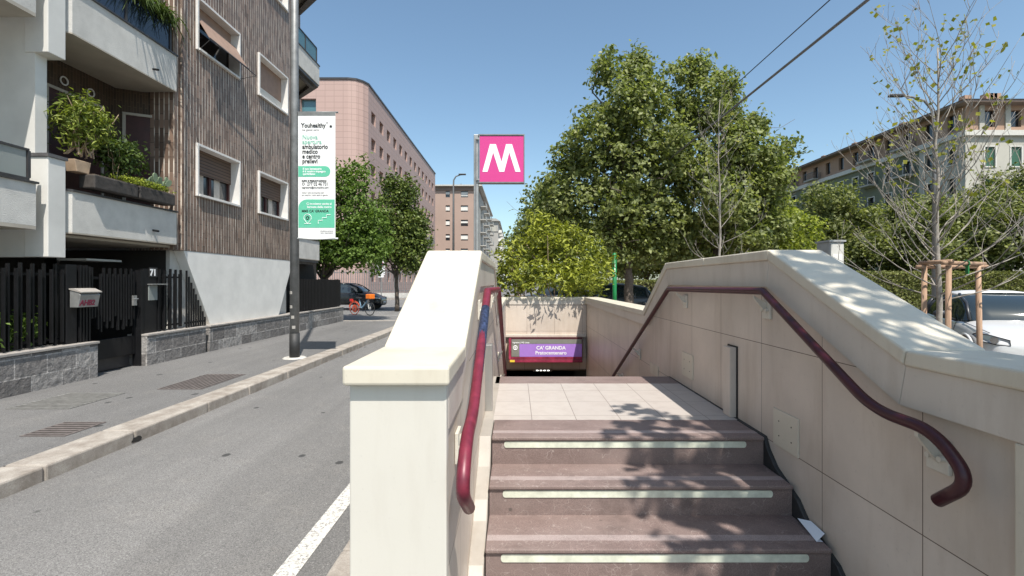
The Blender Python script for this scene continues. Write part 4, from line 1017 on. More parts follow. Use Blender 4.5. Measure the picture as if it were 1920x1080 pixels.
for k in range(13):
    a = R(rn.uniform(-60, 60)); L = rn.uniform(.10, .19); c0 = Vector((rn.uniform(-.06, .06), rn.uniform(-.25, .15), rn.uniform(.0, .22)))
    d = Vector((rn.uniform(-.2, .2), math.sin(a), math.cos(a))).normalized(); w = Vector((.0, d.z, -d.y)).normalized()
    pts = []
    for i in range(10): t_ = 2*math.pi*i/10; pts.append(c0+d*L*(.5+.5*math.cos(t_))+w*L*.33*math.sin(t_))
    kk = len(cm.v); off = Vector((.012, 0, 0))
    cm.add([p+off for p in pts]+[p-off for p in pts], [tuple(range(10)), tuple(range(10, 20))[::-1]]+[(i, 10+i, 10+(i+1) % 10, (i+1) % 10) for i in range(10)])
cm.build('pads', 'cactus', ro, world=False)
def spiky(name, label, c, L, n, seed, mat='leaf_potd', droop=1.0, w=.02):
    ro = thing(name, label, 'plant', c); rn = random.Random(seed); m_ = MB()
    for _ in range(n):
        b = Vector((rn.uniform(-.1, .1), rn.uniform(-L[1], L[1]), rn.uniform(-.05, .1))); az = rn.uniform(0, 6.28); up = rn.uniform(.2, 1.0); ln = L[0]*rn.uniform(.6, 1.2)
        d = Vector((math.cos(az), math.sin(az), up)); sd_ = Vector((-math.sin(az), math.cos(az), 0))*w; pts = []
        for i in range(5): t_ = i/4; p = b+d*ln*t_*.7-Vector((0, 0, droop*ln*t_*t_*.9)); ww = sd_*(1-t_*.9); pts += [p-ww, p+ww]
        m_.add(pts, [(2*i, 2*i+1, 2*i+3, 2*i+2) for i in range(4)])
    m_.build('foliage', mat, ro, world=False); return ro
spiky('trailing_plant', 'long drooping spiky leaves over the glass railing of the upper balcony', (-6.88, 9.15, 5.2), (.55, .62), 280, 3)
tag(bush('garden_shrub', 'low leafy shrub behind the iron fence at the far left', 'shrub', (-7.17, 6.45, -.68), (.18, .95, .27), 420, .045, 'leaf_bright', 14, 6, .07), 'low leafy shrub behind the iron fence at the far left', 'shrub')

# trees behind the fence on the left
make_tree('broadleaf_tree', 'bright green tree overhanging the black fence behind the banner', (-8.0, 20.2, WALK), [(.9, 0, 4.6, 1.35, 1.4, 1.7), (.2, .2, 3.6, 1.2, 1.4, 1.4), (1.5, 0, 3.3, 1.0, 1.2, 1.2), (.6, 0, 5.6, .6, .6, 1.1), (-.9, .4, 3.2, 1.0, 1.2, 1.1), (.9, -.2, 2.75, 1.5, 1.2, .85), (2.1, .3, 3.6, .8, 1.0, 1.3), (-.2, 0, 2.7, 1.2, 1.1, .8), (1.9, 0, 2.7, 1.0, .9, .7), (1.4, 0, 5.6, .7, .8, 1.1)], 1.7, .13, 'leaf_bright', .075, 1900, 10, .17, 21)
make_tree('magnolia_tree', 'dense dark glossy tree in front of the pink building', (-6.72, 27.5, WALK), [(x_-.45, y_, z_, a_, b_, c_) for x_, y_, z_, a_, b_, c_ in [(.35, 0, 5.6, 1.2, 1.3, 1.9), (.2, 0, 4.0, 1.7, 1.6, 1.6), (1.4, 0, 4.2, .85, 1.2, 1.2), (-.9, 0, 4.0, 1.2, 1.4, 1.5), (.9, 0, 6.3, .7, .7, 1.0), (.4, -.2, 3.5, 1.8, 1.4, 1.0), (1.5, 0, 3.0, 1.0, 1.0, 1.0), (-1.2, 0, 3.5, 1.4, 1.2, 1.1), (1.2, -.6, 2.7, .8, .8, .7), (.5, 0, 6.9, .6, .6, .9)]], 1.9, .12, 'leaf_magnolia', .095, 2100, 10, .2, 22)

# ================================================================= BUILDINGS BEHIND
def facade_windows(parent, o, u, n, wins, depth, mat, name='window', trim=None, shut=None, prefix=None):
    """one object per opening"""
    o = Vector(o); u = Vector(u); n = Vector(n); cache = {}
    for (a0, a1, b0, b1) in wins:
        key = (round(a1-a0, 2), round(b1-b0, 2))
        base = o+u*a0+Vector((0, 0, b0))-n*(depth-.02)
        if key not in cache:
            m_ = MB(); w_, h_ = a1-a0, b1-b0
            m_.quad((0, 0, 0), tuple(u*w_), tuple(u*w_+Vector((0, 0, h_))), (0, 0, h_)); me = m_.build(name, mat, None, False); cache[key] = me
            q = me; q.parent = parent
        else: q = cache[key].copy(); COL.objects.link(q); q.parent = parent
        q.location = base-parent.location
# pink office building
PXF, PYF, PZT = -16.0, 52.8, 21.3
root = thing('office_building', 'large pink tiled block with rows of small square windows', 'building', (-25, 60, WALK)); PB = root
holes = []
for r_ in range(7):
    zt = 1.182*16-r_*2.92
    for c_ in range(13):
        yy = 53.9+c_*3.22
        holes.append((yy-PYF, yy-PYF+1.6, zt-1.35-ROAD, zt-ROAD))
holes = [h for h in holes if h[2] > .3]
mb = MB(); wall_holes(mb, (PXF, PYF, ROAD), (0, 1, 0), (1, 0, 0), 43.5, PZT-ROAD, holes, .45)
chx = [(-16.0, 52.8), (-16.35, 52.05), (-16.9, 51.5), (-17.7, 51.3)]
for i in range(3):
    (xa, ya), (xb, yb) = chx[i], chx[i+1]
    mb.quad((xb, yb, ROAD), (xa, ya, ROAD), (xa, ya, PZT), (xb, yb, PZT))
hf = []
for r_ in range(6):
    zt = 19.3-r_*2.92
    for xx in (5.0, 8.6, 12.2): hf.append((14.8-xx, 14.8-xx+1.65, zt-1.6-ROAD, zt-ROAD))
wall_holes(mb, (-32.5, 51.3, ROAD), (1, 0, 0), (0, -1, 0), 14.8, PZT-ROAD, hf, .45)
mb.quad((-16, 96.3, ROAD), (-32, 96.3, ROAD), (-32, 96.3, PZT), (-16, 96.3, PZT))
mb.build('wall', 'pink', root)
rf = [(-32.5, 51.2), (-17.7, 51.2), (-16.85, 51.42), (-16.28, 52.0), (-15.9, 52.8), (-15.9, 96.4), (-32.5, 96.4)]
MB().prism_z(rf, PZT+.001, PZT+.2).build('roof', 'darkframe', root)
facade_windows(root, (PXF, PYF, ROAD), (0, 1, 0), (1, 0, 0), holes, .45, 'void')
facade_windows(root, (-32.5, 51.3, ROAD), (1, 0, 0), (0, -1, 0), hf, .45, 'teal')
# brown-pink apartment block
BYF = 110.0; s_ = BYF/915
def q(px): return (px-968)*s_
def qz(py): return -(py-529)*s_
root = thing('apartment_block', 'tall brown-pink apartment block with white shutters beyond the pink building', 'building', (-13, 112, ROAD))
hl = []; hr = []
rows = [(351+12+i*27.2) for i in range(7)]
for i in range(7):
    y0 = 358+i*27
    hl.append((q(835.5)-q(817), q(843.5)-q(817), qz(y0+12)-ROAD, qz(y0)-ROAD)); hr.append((q(864)-q(817), q(877.5)-q(817), qz(y0+12)-ROAD, qz(y0)-ROAD))
mb = MB(); wall_holes(mb, (q(800), BYF, ROAD), (1, 0, 0), (0, -1, 0), q(890)-q(800), qz(357)-ROAD, [(a+q(817)-q(800), b+q(817)-q(800), c, d) for a, b, c, d in hl+hr], .3)
mb.build('front_wall', 'pinkp', root)
MB().box(q(800), q(897), BYF-.2, 160, qz(357)+.01, qz(350)).build('attic_band', 'pinkd', root)
MB().box(q(800)-.5, q(897)+.9, BYF-.9, 160.5, qz(350)+.01, qz(347.5)).build('eaves', 'concrete', root)
MB().box(q(850.6), q(852.4), BYF-.02, BYF-.0, ROAD, qz(357)).build('recess_line', 'pinkd', root)
MB().box(q(890), q(897), BYF, 160, ROAD, qz(357)).build('corner_wall', 'greyp', root)
MB().box(q(823), q(845), 118, 126, qz(347), qz(341)).build('roof_house', 'wshut', root)
MB().box(q(822), q(846.5), 117.5, 126.5, qz(341)+.01, qz(339)).build('roof_slab', 'pinkd', root)
allw = [(a+q(817)-q(800), b+q(817)-q(800), c, d) for a, b, c, d in hl+hr]
facade_windows(root, (q(800), BYF, ROAD), (1, 0, 0), (0, -1, 0), allw, .3, 'glass')
facade_windows(root, (q(800), BYF, ROAD), (1, 0, 0), (0, -1, 0), [(a, b, c+(.3 if i % 3 else .7), d-.25) for i, (a, b, c, d) in enumerate(allw)], .22, 'wshut', name='shutter')
xr = q(897)+.01
side = MB(); prev = None
for fl in range(6):
    zz = qz(357)-2.6-fl*3.1
    for yy in (116, 128, 140, 152):
        o = MB().box(xr, xr+1.3, yy, yy+6, zz-.15, zz).build('balcony', 'concrete', root)
        rl = MB().box(xr+1.25, xr+1.3, yy, yy+6, zz+.95, zz+1.0)
        for k in range(16): rl.box(xr+1.25, xr+1.29, yy+k*.4, yy+k*.4+.06, zz, zz+.95)
        rl.box(xr, xr+1.3, yy, yy+.05, zz+.95, zz+1.0); rl.build('railing', 'galv', o)
aer = MB().tube([(q(855), 120, qz(340)), (q(855), 120, qz(326))], .05, 5).tube([(q(850), 120, qz(335)), (q(857), 120, qz(335))], .03, 4).tube([(q(851), 120, qz(329)), (q(857), 120, qz(329))], .03, 4)
aer.build('aerial', 'galvd', root)
# farther pale block
F2 = 175.0
def u2(px): return (px-968)*F2/915
def v2(py): return -(py-529)*F2/915
root = thing('distant_block', 'pale grey apartment block farthest down the road', 'building', (-7, 180, ROAD))
MB().box(u2(905), u2(934), F2, 240, ROAD, v2(415)).build('wall', 'greyp', root)
MB().box(u2(919), u2(930), F2-.06, F2, v2(434), v2(424)).build('loggia', 'beige', root)
MB().box(u2(919), u2(934)+.0, F2-.07, F2, v2(435.5), v2(434)).build('string_course', 'darkframe', root)
MB().prism_y([(u2(900), v2(415)+.01), (u2(938), v2(415)+.01), (u2(930), v2(410)), (u2(903), v2(410))], F2-.8, 241).build('roof', 'greyp', root)
for fl in range(6):
    zz = v2(430)-fl*3.1
    for k in range(5):
        MB().box(u2(934)+.01, u2(934)+1.2, F2+2+k*12, F2+9+k*12, zz-1.0, zz).build('balcony', 'wshut', root)

# right-hand green building
GX, GY, GZ = 44.0, 47.8, 17.3
root = thing('green_apartment_building', 'long olive green apartment building with peach top floor behind the right trees', 'building', (50, 60, ROAD)); GB = root
TS = 14.85
topw = []; lw = []; LEN = 62.0
for i in range(21):
    a = 1.0+i*2.8
    if a+1.0 > LEN: break
    topw.append((a, a+1.0, .35, 2.0))
    for k in range(5): lw.append((a, a+1.0, TS-.5-2.5-k*3.1-ROAD, TS-.5-.8-k*3.1-ROAD))
mb = MB(); wall_holes(mb, (GX, GY, TS), (0, 1, 0), (-1, 0, 0), LEN, GZ-TS, topw, .3); mb.build('top_floor_wall', 'peach', root)
mb = MB(); wall_holes(mb, (GX, GY+5.5, ROAD), (0, 1, 0), (-1, 0, 0), LEN-5.5, TS-ROAD, [(a-5.5, b-5.5, c, d) for a, b, c, d in lw if a > 5.6], .3); mb.build('wall', 'greenp', root)
mb = MB(); wall_holes(mb, (GX, GY, ROAD), (0, 1, 0), (-1, 0, 0), 5.498, TS-ROAD, [h for h in lw if h[1] < 5.4], .3); mb.build('wall', 'beige', root)
fw = [(1.9+k*2.56, 2.9+k*2.56) for k in range(6)]
ftop = [(a, b, .35, 2.0) for a, b in fw]; flow = [(a, b, TS-.5-3.0-k*3.1-ROAD, TS-.5-1.1-k*3.1-ROAD) for a, b in fw for k in range(5)]
mb = MB(); wall_holes(mb, (GX, GY, TS), (1, 0, 0), (0, -1, 0), 17, GZ-TS, ftop, .3); mb.build('top_floor_wall', 'peach', root)
mb = MB(); wall_holes(mb, (GX, GY, ROAD), (1, 0, 0), (0, -1, 0), 17, TS-ROAD, flow, .3); mb.build('wall', 'beige', root)
for a, b in fw:
    MB().box(GX+a-.62, GX+a-.12, GY-.12, GY-.01, TS, GZ).build('pilaster', 'beige', root)
MB().box(GX-.35, GX+17, GY-.35, GY-.001, TS-.55, TS-.05).build('cornice', 'wframe', root)
MB().box(GX-.35, GX-.001, GY, GY+LEN, TS-.55, TS-.05).build('cornice', 'wframe', root)
MB().box(GX-1.1, GX+17.5, GY-1.1, GY+LEN, GZ+.001, GZ+.22).build('eaves', 'pinkd', root)
rfv = [(GX-1.2, GY-1.2, GZ+.222), (GX+18, GY-1.2, GZ+.222), (GX+18, GY+LEN, GZ+.222), (GX-1.2, GY+LEN, GZ+.222), (GX+7, GY+6, GZ+2.1), (GX+18, GY+6, GZ+2.1), (GX+7, GY+LEN, GZ+2.1), (GX+18, GY+LEN, GZ+2.1)]
MB().add(rfv, [(0, 1, 5, 4), (0, 4, 6, 3), (4, 5, 7, 6), (1, 2, 7, 5)]).build('roof', 'roof', root)
vis = lambda h: True
Wl = [h for h in lw if h[2] > 6]       # the storeys that show over the trees
facade_windows(root, (GX, GY, TS), (0, 1, 0), (-1, 0, 0), topw, .3, 'glass')
facade_windows(root, (GX, GY, ROAD), (0, 1, 0), (-1, 0, 0), Wl, .3, 'glass')
facade_windows(root, (GX, GY, TS), (1, 0, 0), (0, -1, 0), ftop, .3, 'glass')
facade_windows(root, (GX, GY, ROAD), (1, 0, 0), (0, -1, 0), [h for h in flow if h[2] > 7], .12, 'gshut', name='shutter')
for (a, b, c, d) in [h for h in lw if h[2] > 8.5]:
    y0, y1, z0, z1 = GY+a, GY+b, ROAD+c, ROAD+d
    tr = MB(); tr.box(GX-.05, GX-.002, y0-.14, y0, z0-.12, z1+.12).box(GX-.05, GX-.002, y1, y1+.14, z0-.12, z1+.12).box(GX-.08, GX-.002, y0, y1, z0-.12, z0).box(GX-.05, GX-.002, y0, y1, z1, z1+.12); tr.build('window_trim', 'wframe', root)
for (a, b, c, d) in [h for h in flow if h[2] > 8.5]:
    x0, x1, z0, z1 = GX+a, GX+b, ROAD+c, ROAD+d
    tr = MB(); tr.box(x0-.14, x0, GY-.05, GY-.002, z0-.12, z1+.12).box(x1, x1+.14, GY-.05, GY-.002, z0-.12, z1+.12).box(x0, x1, GY-.08, GY-.002, z0-.12, z0).box(x0, x1, GY-.05, GY-.002, z1, z1+.12); tr.build('window_trim', 'wframe', root)
for i in (4, 8, 10, 2):
    for lev in range(3):
        y0 = GY+1.0+i*2.8-.7; zz = TS+.3-lev*3.1
        o = MB().box(GX-1.1, GX-.352 if lev == 0 else GX-.001, y0, y0+2.4, zz-.3, zz-.1).build('balcony', 'greyp', root)
        rl = MB().box(GX-1.1, GX-1.05, y0, y0+2.4, zz+.75, zz+.82)
        for k in range(13): rl.box(GX-1.09, GX-1.06, y0+k*.195, y0+k*.195+.04, zz-.1, zz+.75)
        for k in range(6): rl.box(GX-1.1+k*.2, GX-1.07+k*.2, y0, y0+.04, zz-.1, zz+.75)
        rl.box(GX-1.05, GX-.36, y0, y0+.05, zz+.75, zz+.82); rl.build('railing', 'darkframe', o)
ch = MB()
for x, y, h in ((45.5, 49.5, 1.3), (47.5, 49.3, 1.5), (47.9, 49.3, 1.5), (48.3, 49.3, 1.5), (46.0, 58, 1.4), (45.8, 66, 1.2), (46.0, 73, 1.3), (46, 80, 1.2)): MB().box(x, x+.7, y, y+.7, GZ+.3, GZ+.9+h*.6).build('chimney', 'peach', root)

# fence and sign in front of the pink building
def far_fence():
    ro = thing('railing_fence', 'grey picket railing in front of the pink building', 'fence', (-20, 50, WALK)); b = MB(); x = -30.0
    while x < -9.9: b.box(x, x+.05, 49.0, 49.05, WALK+.45, 1.25); x += .23
    b.build('pickets', 'galvd', ro); MB().box(-30, -9.9, 49.05, 49.09, .95, 1.02).box(-30, -9.9, 49.05, 49.09, -.9, -.83).build('crossbar', 'galvd', ro)
    MB().box(-30, -9.9, 48.9, 49.2, WALK-.05, WALK+.45).build('plinth', 'concrete', ro)
far_fence()
ro = thing('street_lamp', 'slim street lamp with a curved arm beyond the white pier', 'street lamp', (-4.25, 33, ROAD), 'slim street lamps')
MB().tube([(-4.25, 33, ROAD), (-4.25, 33, 6.4), (-4.23, 33, 6.9), (-4.08, 33, 7.15), (-3.8, 33, 7.25), (-3.55, 33, 7.28)], [.09, .055, .05, .045, .04, .04], 8).build('pole', 'galvd', ro, smooth=True)
MB().box(-3.9, -3.4, 32.9, 33.1, 7.24, 7.33).build('lamp_head', 'darkframe', ro, bevel=.03)
ro2 = thing('street_lamp', 'slim street lamp behind the staked young tree, arm to the left', 'street lamp', (16.7, 19.5, ROAD), 'slim street lamps')
MB().tube([(16.7, 19.5, ROAD), (16.7, 19.5, 6.4), (16.6, 19.5, 6.9), (16.3, 19.5, 7.25), (15.8, 19.5, 7.4), (15.4, 19.5, 7.45)], [.09, .055, .05, .045, .04, .04], 8).build('pole', 'galvd', ro2, smooth=True)
MB().box(14.9, 15.5, 19.4, 19.6, 7.40, 7.5).build('lamp_head', 'darkframe', ro2, bevel=.03)
ro = thing('traffic_sign', 'round road sign seen from behind on a thin pole', 'sign', (-5.31, 30, ROAD), 'road signs')
MB().tube([(-5.31, 30, ROAD), (-5.31, 30, 2.85)], .035, 8).build('pole', 'galv', ro); MB().disc((-5.31, 29.95, 2.46), .30, .02, (0, 1, 0), 24).build('disc', 'galvd', ro)
MB().disc((-5.31, 29.95, 1.85), .22, .02, (0, 1, 0), 24).build('disc', 'galvd', ro)
NY = 38.0
nx = lambda p: (p-968)*NY/915
nzz = lambda p: -(p-529)*NY/915
ro = thing('no_parking_sign', 'white no parking sign panel on a pole behind the black car', 'sign', (nx(714.5), NY, ROAD), 'road signs')
MB().tube([(nx(715), NY+.04, ROAD), (nx(715), NY+.04, nzz(489))], .035, 8).build('pole', 'galv', ro)
MB().box(nx(707), nx(721.5), NY-.01, NY, nzz(515), nzz(488.5)).build('panel', 'white', ro); MB().box(nx(709.5), nx(719.5), NY-.01, NY, nzz(520), nzz(516)).build('plate', 'white', ro)
MB().disc((nx(714.3), NY-.015, nzz(495.5)), .19, .01, (0, 1, 0), 24).build('blue_disc', 'blue', ro)
MB().ring((nx(714.3), NY-.02, nzz(495.5)), .18, .018, (0, 1, 0), 24, 5).tube([(nx(714.3)-.12, NY-.025, nzz(495.5)+.12), (nx(714.3)+.12, NY-.025, nzz(495.5)-.12)], .018, 5).build('red_ring', 'red', ro)
text('0-24', nx(714.3), nzz(506), .17, 'btext', ro, NY-.012, align='CENTER', bold=.004)
text('rimozione', nx(714.3), nzz(512), .11, 'btext', ro, NY-.012, align='CENTER')

# ================================================================= VEHICLES
def make_car(name, label, paint, loc, rz, L=4.0, Wd=1.72, Hh=1.43, group=None, suv=False):
    """local frame: nose towards +x, origin on the ground at the centre"""
    ro = thing(name, label, 'car', loc, group, rz); hw = Wd/2; fl = L/2
    gc = .20 if not suv else .28
    hood = .96 if not suv else 1.10; belt = .93 if not suv else 1.05
    st = [  # x, halfwidth, sill, belt, centre height, shoulder
        (fl, .55*hw/.86, .30, .58, .60), (fl-.06, .74, .22, .66, .70), (fl-.22, .80, gc, .74, .80), (fl-.55, .835, gc, .80, hood-.09),
        (fl-.95, .85, gc, .86, hood-.02), (fl-1.25, .86, gc, belt-.03, hood+.02), (fl-1.9, .86, gc, belt, belt+.02), (fl-2.6, .86, gc, belt+.02, belt+.03),
        (-fl+1.0, .86, gc, belt+.04, belt+.05), (-fl+.35, .84, gc, belt+.04, belt+.06), (-fl+.08, .78, .28, belt-.02, belt+.0), (-fl, .66, .34, .72, .74)]
    v = []; rings = []
    for (x, w, s0, b, c) in st:
        w = w*hw/.86
        half = [(0, s0), (w*.86, s0), (w*.975, s0+.10), (w, s0+(b-s0)*.45), (w*.985, s0+(b-s0)*.72), (w*.93, b), (w*.70, b+(c-b)*.75+.01), (0, c)]
        ring = [(x, y, z) for y, z in half]+[(x, -y, z) for y, z in half[-2:0:-1]]
        rings.append(len(v)); v += ring
    n = 14; f = []
    for i in range(len(st)-1):
        for j in range(n): f.append((rings[i]+j, rings[i+1]+j, rings[i+1]+(j+1) % n, rings[i]+(j+1) % n))
    f.append(tuple(rings[0]+j for j in range(n))); f.append(tuple(rings[-1]+j for j in range(n))[::-1])
    mb = MB(); mb.v = v; mb.f = f; body = mb.build('body', paint, ro, False, smooth=True)
    sub = body.modifiers.new('s', 'SUBSURF'); sub.levels = 2; sub.render_levels = 2
    # glasshouse
    gs = [(fl-1.12, .68, .60, hood+.0, hood+.01), (fl-1.45, .72, .62, belt, Hh-.20), (fl-1.85, .73, .60, belt, Hh-.035), (fl-2.5, .735, .60, belt, Hh), (-fl+1.0, .73, .585, belt, Hh-.05), (-fl+.45, .71, .56, belt, Hh-.16 if not suv else Hh-.1), (-fl+.12, .66, .5, belt, belt+.06)]
    v = []; f = []
    for (x, wb, wt, zb, zt) in gs:
        wb *= hw/.86*1.06; wt *= hw/.86
        v += [(x, wb, zb-.03), (x, wt+(wb-wt)*.45, zb+(zt-zb)*.55), (x, wt, zt-.02), (x, wt*.6, zt+.015), (x, -wt*.6, zt+.015), (x, -wt, zt-.02), (x, -(wt+(wb-wt)*.45), zb+(zt-zb)*.55), (x, -wb, zb-.03)]
    for i in range(len(gs)-1):
        for j in range(7): f.append((i*8+j, (i+1)*8+j, (i+1)*8+j+1, i*8+j+1))
    f.append(tuple(range(8))); f.append(tuple(range((len(gs)-1)*8, len(gs)*8))[::-1])
    mb = MB(); mb.v = v; mb.f = f; gl = mb.build('windows', 'carglass', ro, False, smooth=True)
    # roof skin and pillars lie just proud of the glass
    rv = []; rf_ = []
    for i in range(2, 6):
        x, wb, wt, zb, zt = gs[i]; wt *= hw/.86
        xx = x
        rv += [(xx, wt+.012, zt-.035), (xx, wt+.004, zt+.0), (xx, wt*.6, zt+.035), (xx, 0, zt+.042), (xx, -wt*.6, zt+.035), (xx, -wt-.004, zt+.0), (xx, -wt-.012, zt-.035)]
    for i in range(3):
        for j in range(6): rf_.append((i*7+j, (i+1)*7+j, (i+1)*7+j+1, i*7+j+1))
    mb = MB(); mb.v = rv; mb.f = rf_; rfo = mb.build('roof', paint, ro, False, smooth=True)
    sm_ = rfo.modifiers.new('s', 'SOLIDIFY'); sm_.thickness = .015
    for sgn in (1, -1):
        pl = MB(); A = [(g[0], sgn*(g[2]*hw/.86+.004), g[4]-.0) for g in gs[:3]]; A[0] = (gs[0][0]+.02, sgn*gs[0][1]*hw/.86*1.02, hood+.0)
        pl.tube(A, [.03, .03, .028], 6); pl.build('pillar', paint if paint != 'carwhite' else 'plastic', ro, False, smooth=True)
        for gi in (3, 5):
            g = gs[gi]; pl = MB(); pl.tube([(g[0]-.05, sgn*(g[1]*1.06*hw/.86-.0), belt-.02), (g[0], sgn*((g[1]*1.06*.45+g[2]*.55)*hw/.86+.004), belt+(g[4]-belt)*.55), (g[0]+.03, sgn*(g[2]*hw/.86+.004), g[4]-.02)], .022 if gi == 3 else .055, 6); pl.build('pillar', paint if paint != 'carwhite' else 'plastic', ro, False, smooth=True)
    # door seams, bonnet seam
    sm2 = MB()
    for sgn in (1, -1):
        for x in (fl-1.35, fl-2.45):
            sm2.tube([(x, sgn*hw*.935, belt-.04), (x-.02, sgn*hw*.992, .72), (x-.03, sgn*hw*1.0, .5), (x-.0, sgn*hw*.975, gc+.12)], .006, 4)
        sm2.tube([(fl-1.15, sgn*hw*.88, hood-.06), (fl-.6, sgn*hw*.86, .84), (fl-.3, sgn*hw*.80, .78)], .006, 4)
    sm2.build('door_seam', 'plastic', ro, False)
    for sx_, yy in ((fl-.78, 1), (fl-.78, -1), (-fl+.72, 1), (-fl+.72, -1)):
        r_ = .32 if not suv else .36
        a = MB(); a.disc((sx_, yy*(hw-.085), r_), r_+.055, .20, (0, 1, 0), 28); w_ = a.build('wheel_arch', 'plastic', ro, False, smooth=False)
        a = MB(); a.ring((sx_, yy*(hw-.09), r_), r_-.09, .095, (0, 1, 0), 28, 8); wo = a.build('wheel', 'tyre', ro, False, smooth=True)
        a = MB(); a.disc((sx_, yy*(hw-.012), r_), r_-.13, .02, (0, 1, 0), 20)
        for k in range(5):
            an = 2*math.pi*k/5; a.tube([(sx_, yy*(hw+.0), r_), (sx_+math.cos(an)*(r_-.10), yy*(hw+.0), r_+math.sin(an)*(r_-.10))], [.05, .025], 5)
        a.build('rim', 'rim', wo, False)
        a = MB(); pts = [(sx_+math.cos(R(k*15))*(r_+.07), yy*(hw-.005), r_+math.sin(R(k*15))*(r_+.07)) for k in range(13)]; a.tube(pts, .022, 6); a.build('arch_flare', paint, ro, False, smooth=True)
    for sgn in (1, -1):
        # headlight: teardrop lens wrapped round the front corner
        hv = [(fl-.06, sgn*hw*.60, .60), (fl-.10, sgn*hw*.78, .61), (fl-.24, sgn*hw*.935, .64), (fl-.50, sgn*hw*.975, .74), (fl-.42, sgn*hw*.93, .775), (fl-.17, sgn*hw*.80, .745), (fl-.07, sgn*hw*.60, .69)]
        hv2 = [(x+.03, y*1.02, z) for x, y, z in hv]
        mbh = MB(); k = len(hv); mbh.add(hv+hv2, [tuple(range(k, 2*k)) if sgn > 0 else tuple(range(k, 2*k))[::-1]]+[(i, (i+1) % k, k+(i+1) % k, k+i) for i in range(k)])
        ho = mbh.build('headlight', 'lightglass', ro, False); MB().tube([(x+.035, y*1.025, z) for x, y, z in hv+[hv[0]]], .008, 5).build('rim_line', 'plastic', ho, False)
        MB().tube([(fl-.13, sgn*hw*.80, .68), (fl-.04, sgn*hw*.84, .68)], .055, 12).build('projector', 'chrome', ho, False)
        # mirror
        mm = MB(); c = Vector((fl-1.52, sgn*(hw+.13), belt+.10)); vs = []
        for i in range(7):
            th_ = math.pi*i/6
            for j in range(10): ph = 2*math.pi*j/10; vs.append(c+Vector((.07*math.sin(th_)*math.cos(ph), .12*math.cos(th_), .075*math.sin(th_)*math.sin(ph))))
        mm.add(vs, [(i*10+j, i*10+(j+1) % 10, (i+1)*10+(j+1) % 10, (i+1)*10+j) for i in range(6) for j in range(10)])
        mm.tube([(fl-1.50, sgn*(hw-.1), belt-.02), (fl-1.51, sgn*(hw+.06), belt+.05)], .025, 6); mm.build('wing_mirror', 'plastic', ro, False, smooth=True)
        tl = MB(); tl.box(-fl-.005, -fl+.10, sgn*hw*.62, sgn*hw*.88, .72, .9); tl.build('tail_light', 'red', ro, False, bevel=.02)
    MB().box(fl-.02, fl+.015, -.36, .36, .32, .50).build('grille', 'plastic', ro, False, bevel=.01); MB().box(fl+.0, fl+.02, -.26, .26, .40, .50).build('number_plate', 'white', ro, False)
    return ro
# white hatchback on the right: nose turned to the camera's right
cw = make_car('parked_car', 'white hatchback with grey roof arch parked beyond the staked young tree', 'carwhite', (9.32, 9.45, ROAD+.012), R(-115), 3.95, 1.74, 1.44, 'parked cars')
make_car('parked_car', 'black estate car parked behind the orange rental bicycle', 'carblack', (-10.35, 29.8, ROAD), 0, 4.6, 1.85, 1.58, 'parked cars', True)
c3 = make_car('parked_car', 'dark grey car in tree shade just left of the green post', 'cargrey', (4.2, 22.5, ROAD+.06), R(172), 4.3, 1.8, 1.5, 'parked cars')
dup(c3, (7.6, 22.0, ROAD+.06), R(184), 'dark grey car in tree shade between the green post and the stone parapet')
dup(c3, (2.2, 27.0, ROAD+.06), R(176), 'dark grey car glimpsed under the yellow-green bush')

# rental bicycle
BX, BYB = -7.68, 24.0
def make_bike(loc, rz):
    ro = thing('rental_bicycle', 'orange and pale blue rental bicycle with salmon rear wheel at the corner', 'bicycle', loc, None, rz)
    for x, m1, nm in ((-.52, 'bikewheel', 'rear_wheel'), (.52, 'tyre', 'front_wheel')):
        w = MB(); w.ring((x, 0, .33), .31, .022, (0, 1, 0), 28, 6); o = w.build(nm, m1, ro, False, smooth=True)
        s = MB()
        for k in range(12): a = 2*math.pi*k/12; s.tube([(x, 0, .33), (x+.31*math.cos(a), 0, .33+.31*math.sin(a))], .004, 4)
        s.tube([(x, -.05, .33), (x, .05, .33)], .03, 8); s.build('spokes', 'rim', o, False)
        if x < 0: MB().disc((x, .03, .33), .2, .006, (0, 1, 0), 20).build('wheel_cover', 'bikered', o, False)
    fr = MB(); fr.tube([(.40, 0, .78), (-.05, 0, .33)], .032, 8).tube([(-.05, 0, .33), (-.2, 0, .80)], .028, 8).tube([(-.05, .05, .32), (-.52, .05, .33)], .015, 6).tube([(-.18, .03, .66), (-.52, .05, .33)], .012, 6)
    fr.build('frame', 'bikeblue', ro, False)
    MB().tube([(.52, .05, .33), (.40, .04, .78), (.36, 0, .98)], .02, 6).tube([(.52, -.05, .33), (.40, -.04, .78)], .02, 6).build('fork', 'wshut', ro, False)
    MB().tube([(.20, .28, 1.06), (.33, .2, 1.04), (.36, 0, 1.0), (.33, -.2, 1.04), (.20, -.28, 1.06)], .014, 6).build('handlebar', 'plastic', ro, False)
    MB().box(.40, .70, -.17, .17, .82, 1.06).build('basket', 'orange', ro, False, bevel=.03)
    MB().prism_y([(-.36, .90), (-.05, .88), (-.05, .85), (-.22, .82), (-.38, .85)], -.08, .08).build('saddle', 'plastic', ro, False, bevel=.01)
    pts = [(-.52+.36*math.cos(R(a)), 0, .33+.36*math.sin(R(a))) for a in range(20, 171, 15)]; MB().tube(pts, .03, 6).build('mudguard', 'bikered', ro, False)
    MB().tube([(-.05, -.1, .33), (-.05, .1, .33)], .05, 10).box(-.15, -.05, .1, .18, .2, .22).build('crank', 'plastic', ro, False)
    MB().box(-.80, -.66, -.05, .05, .68, .80).build('rear_light', 'red', ro, False)
    return ro
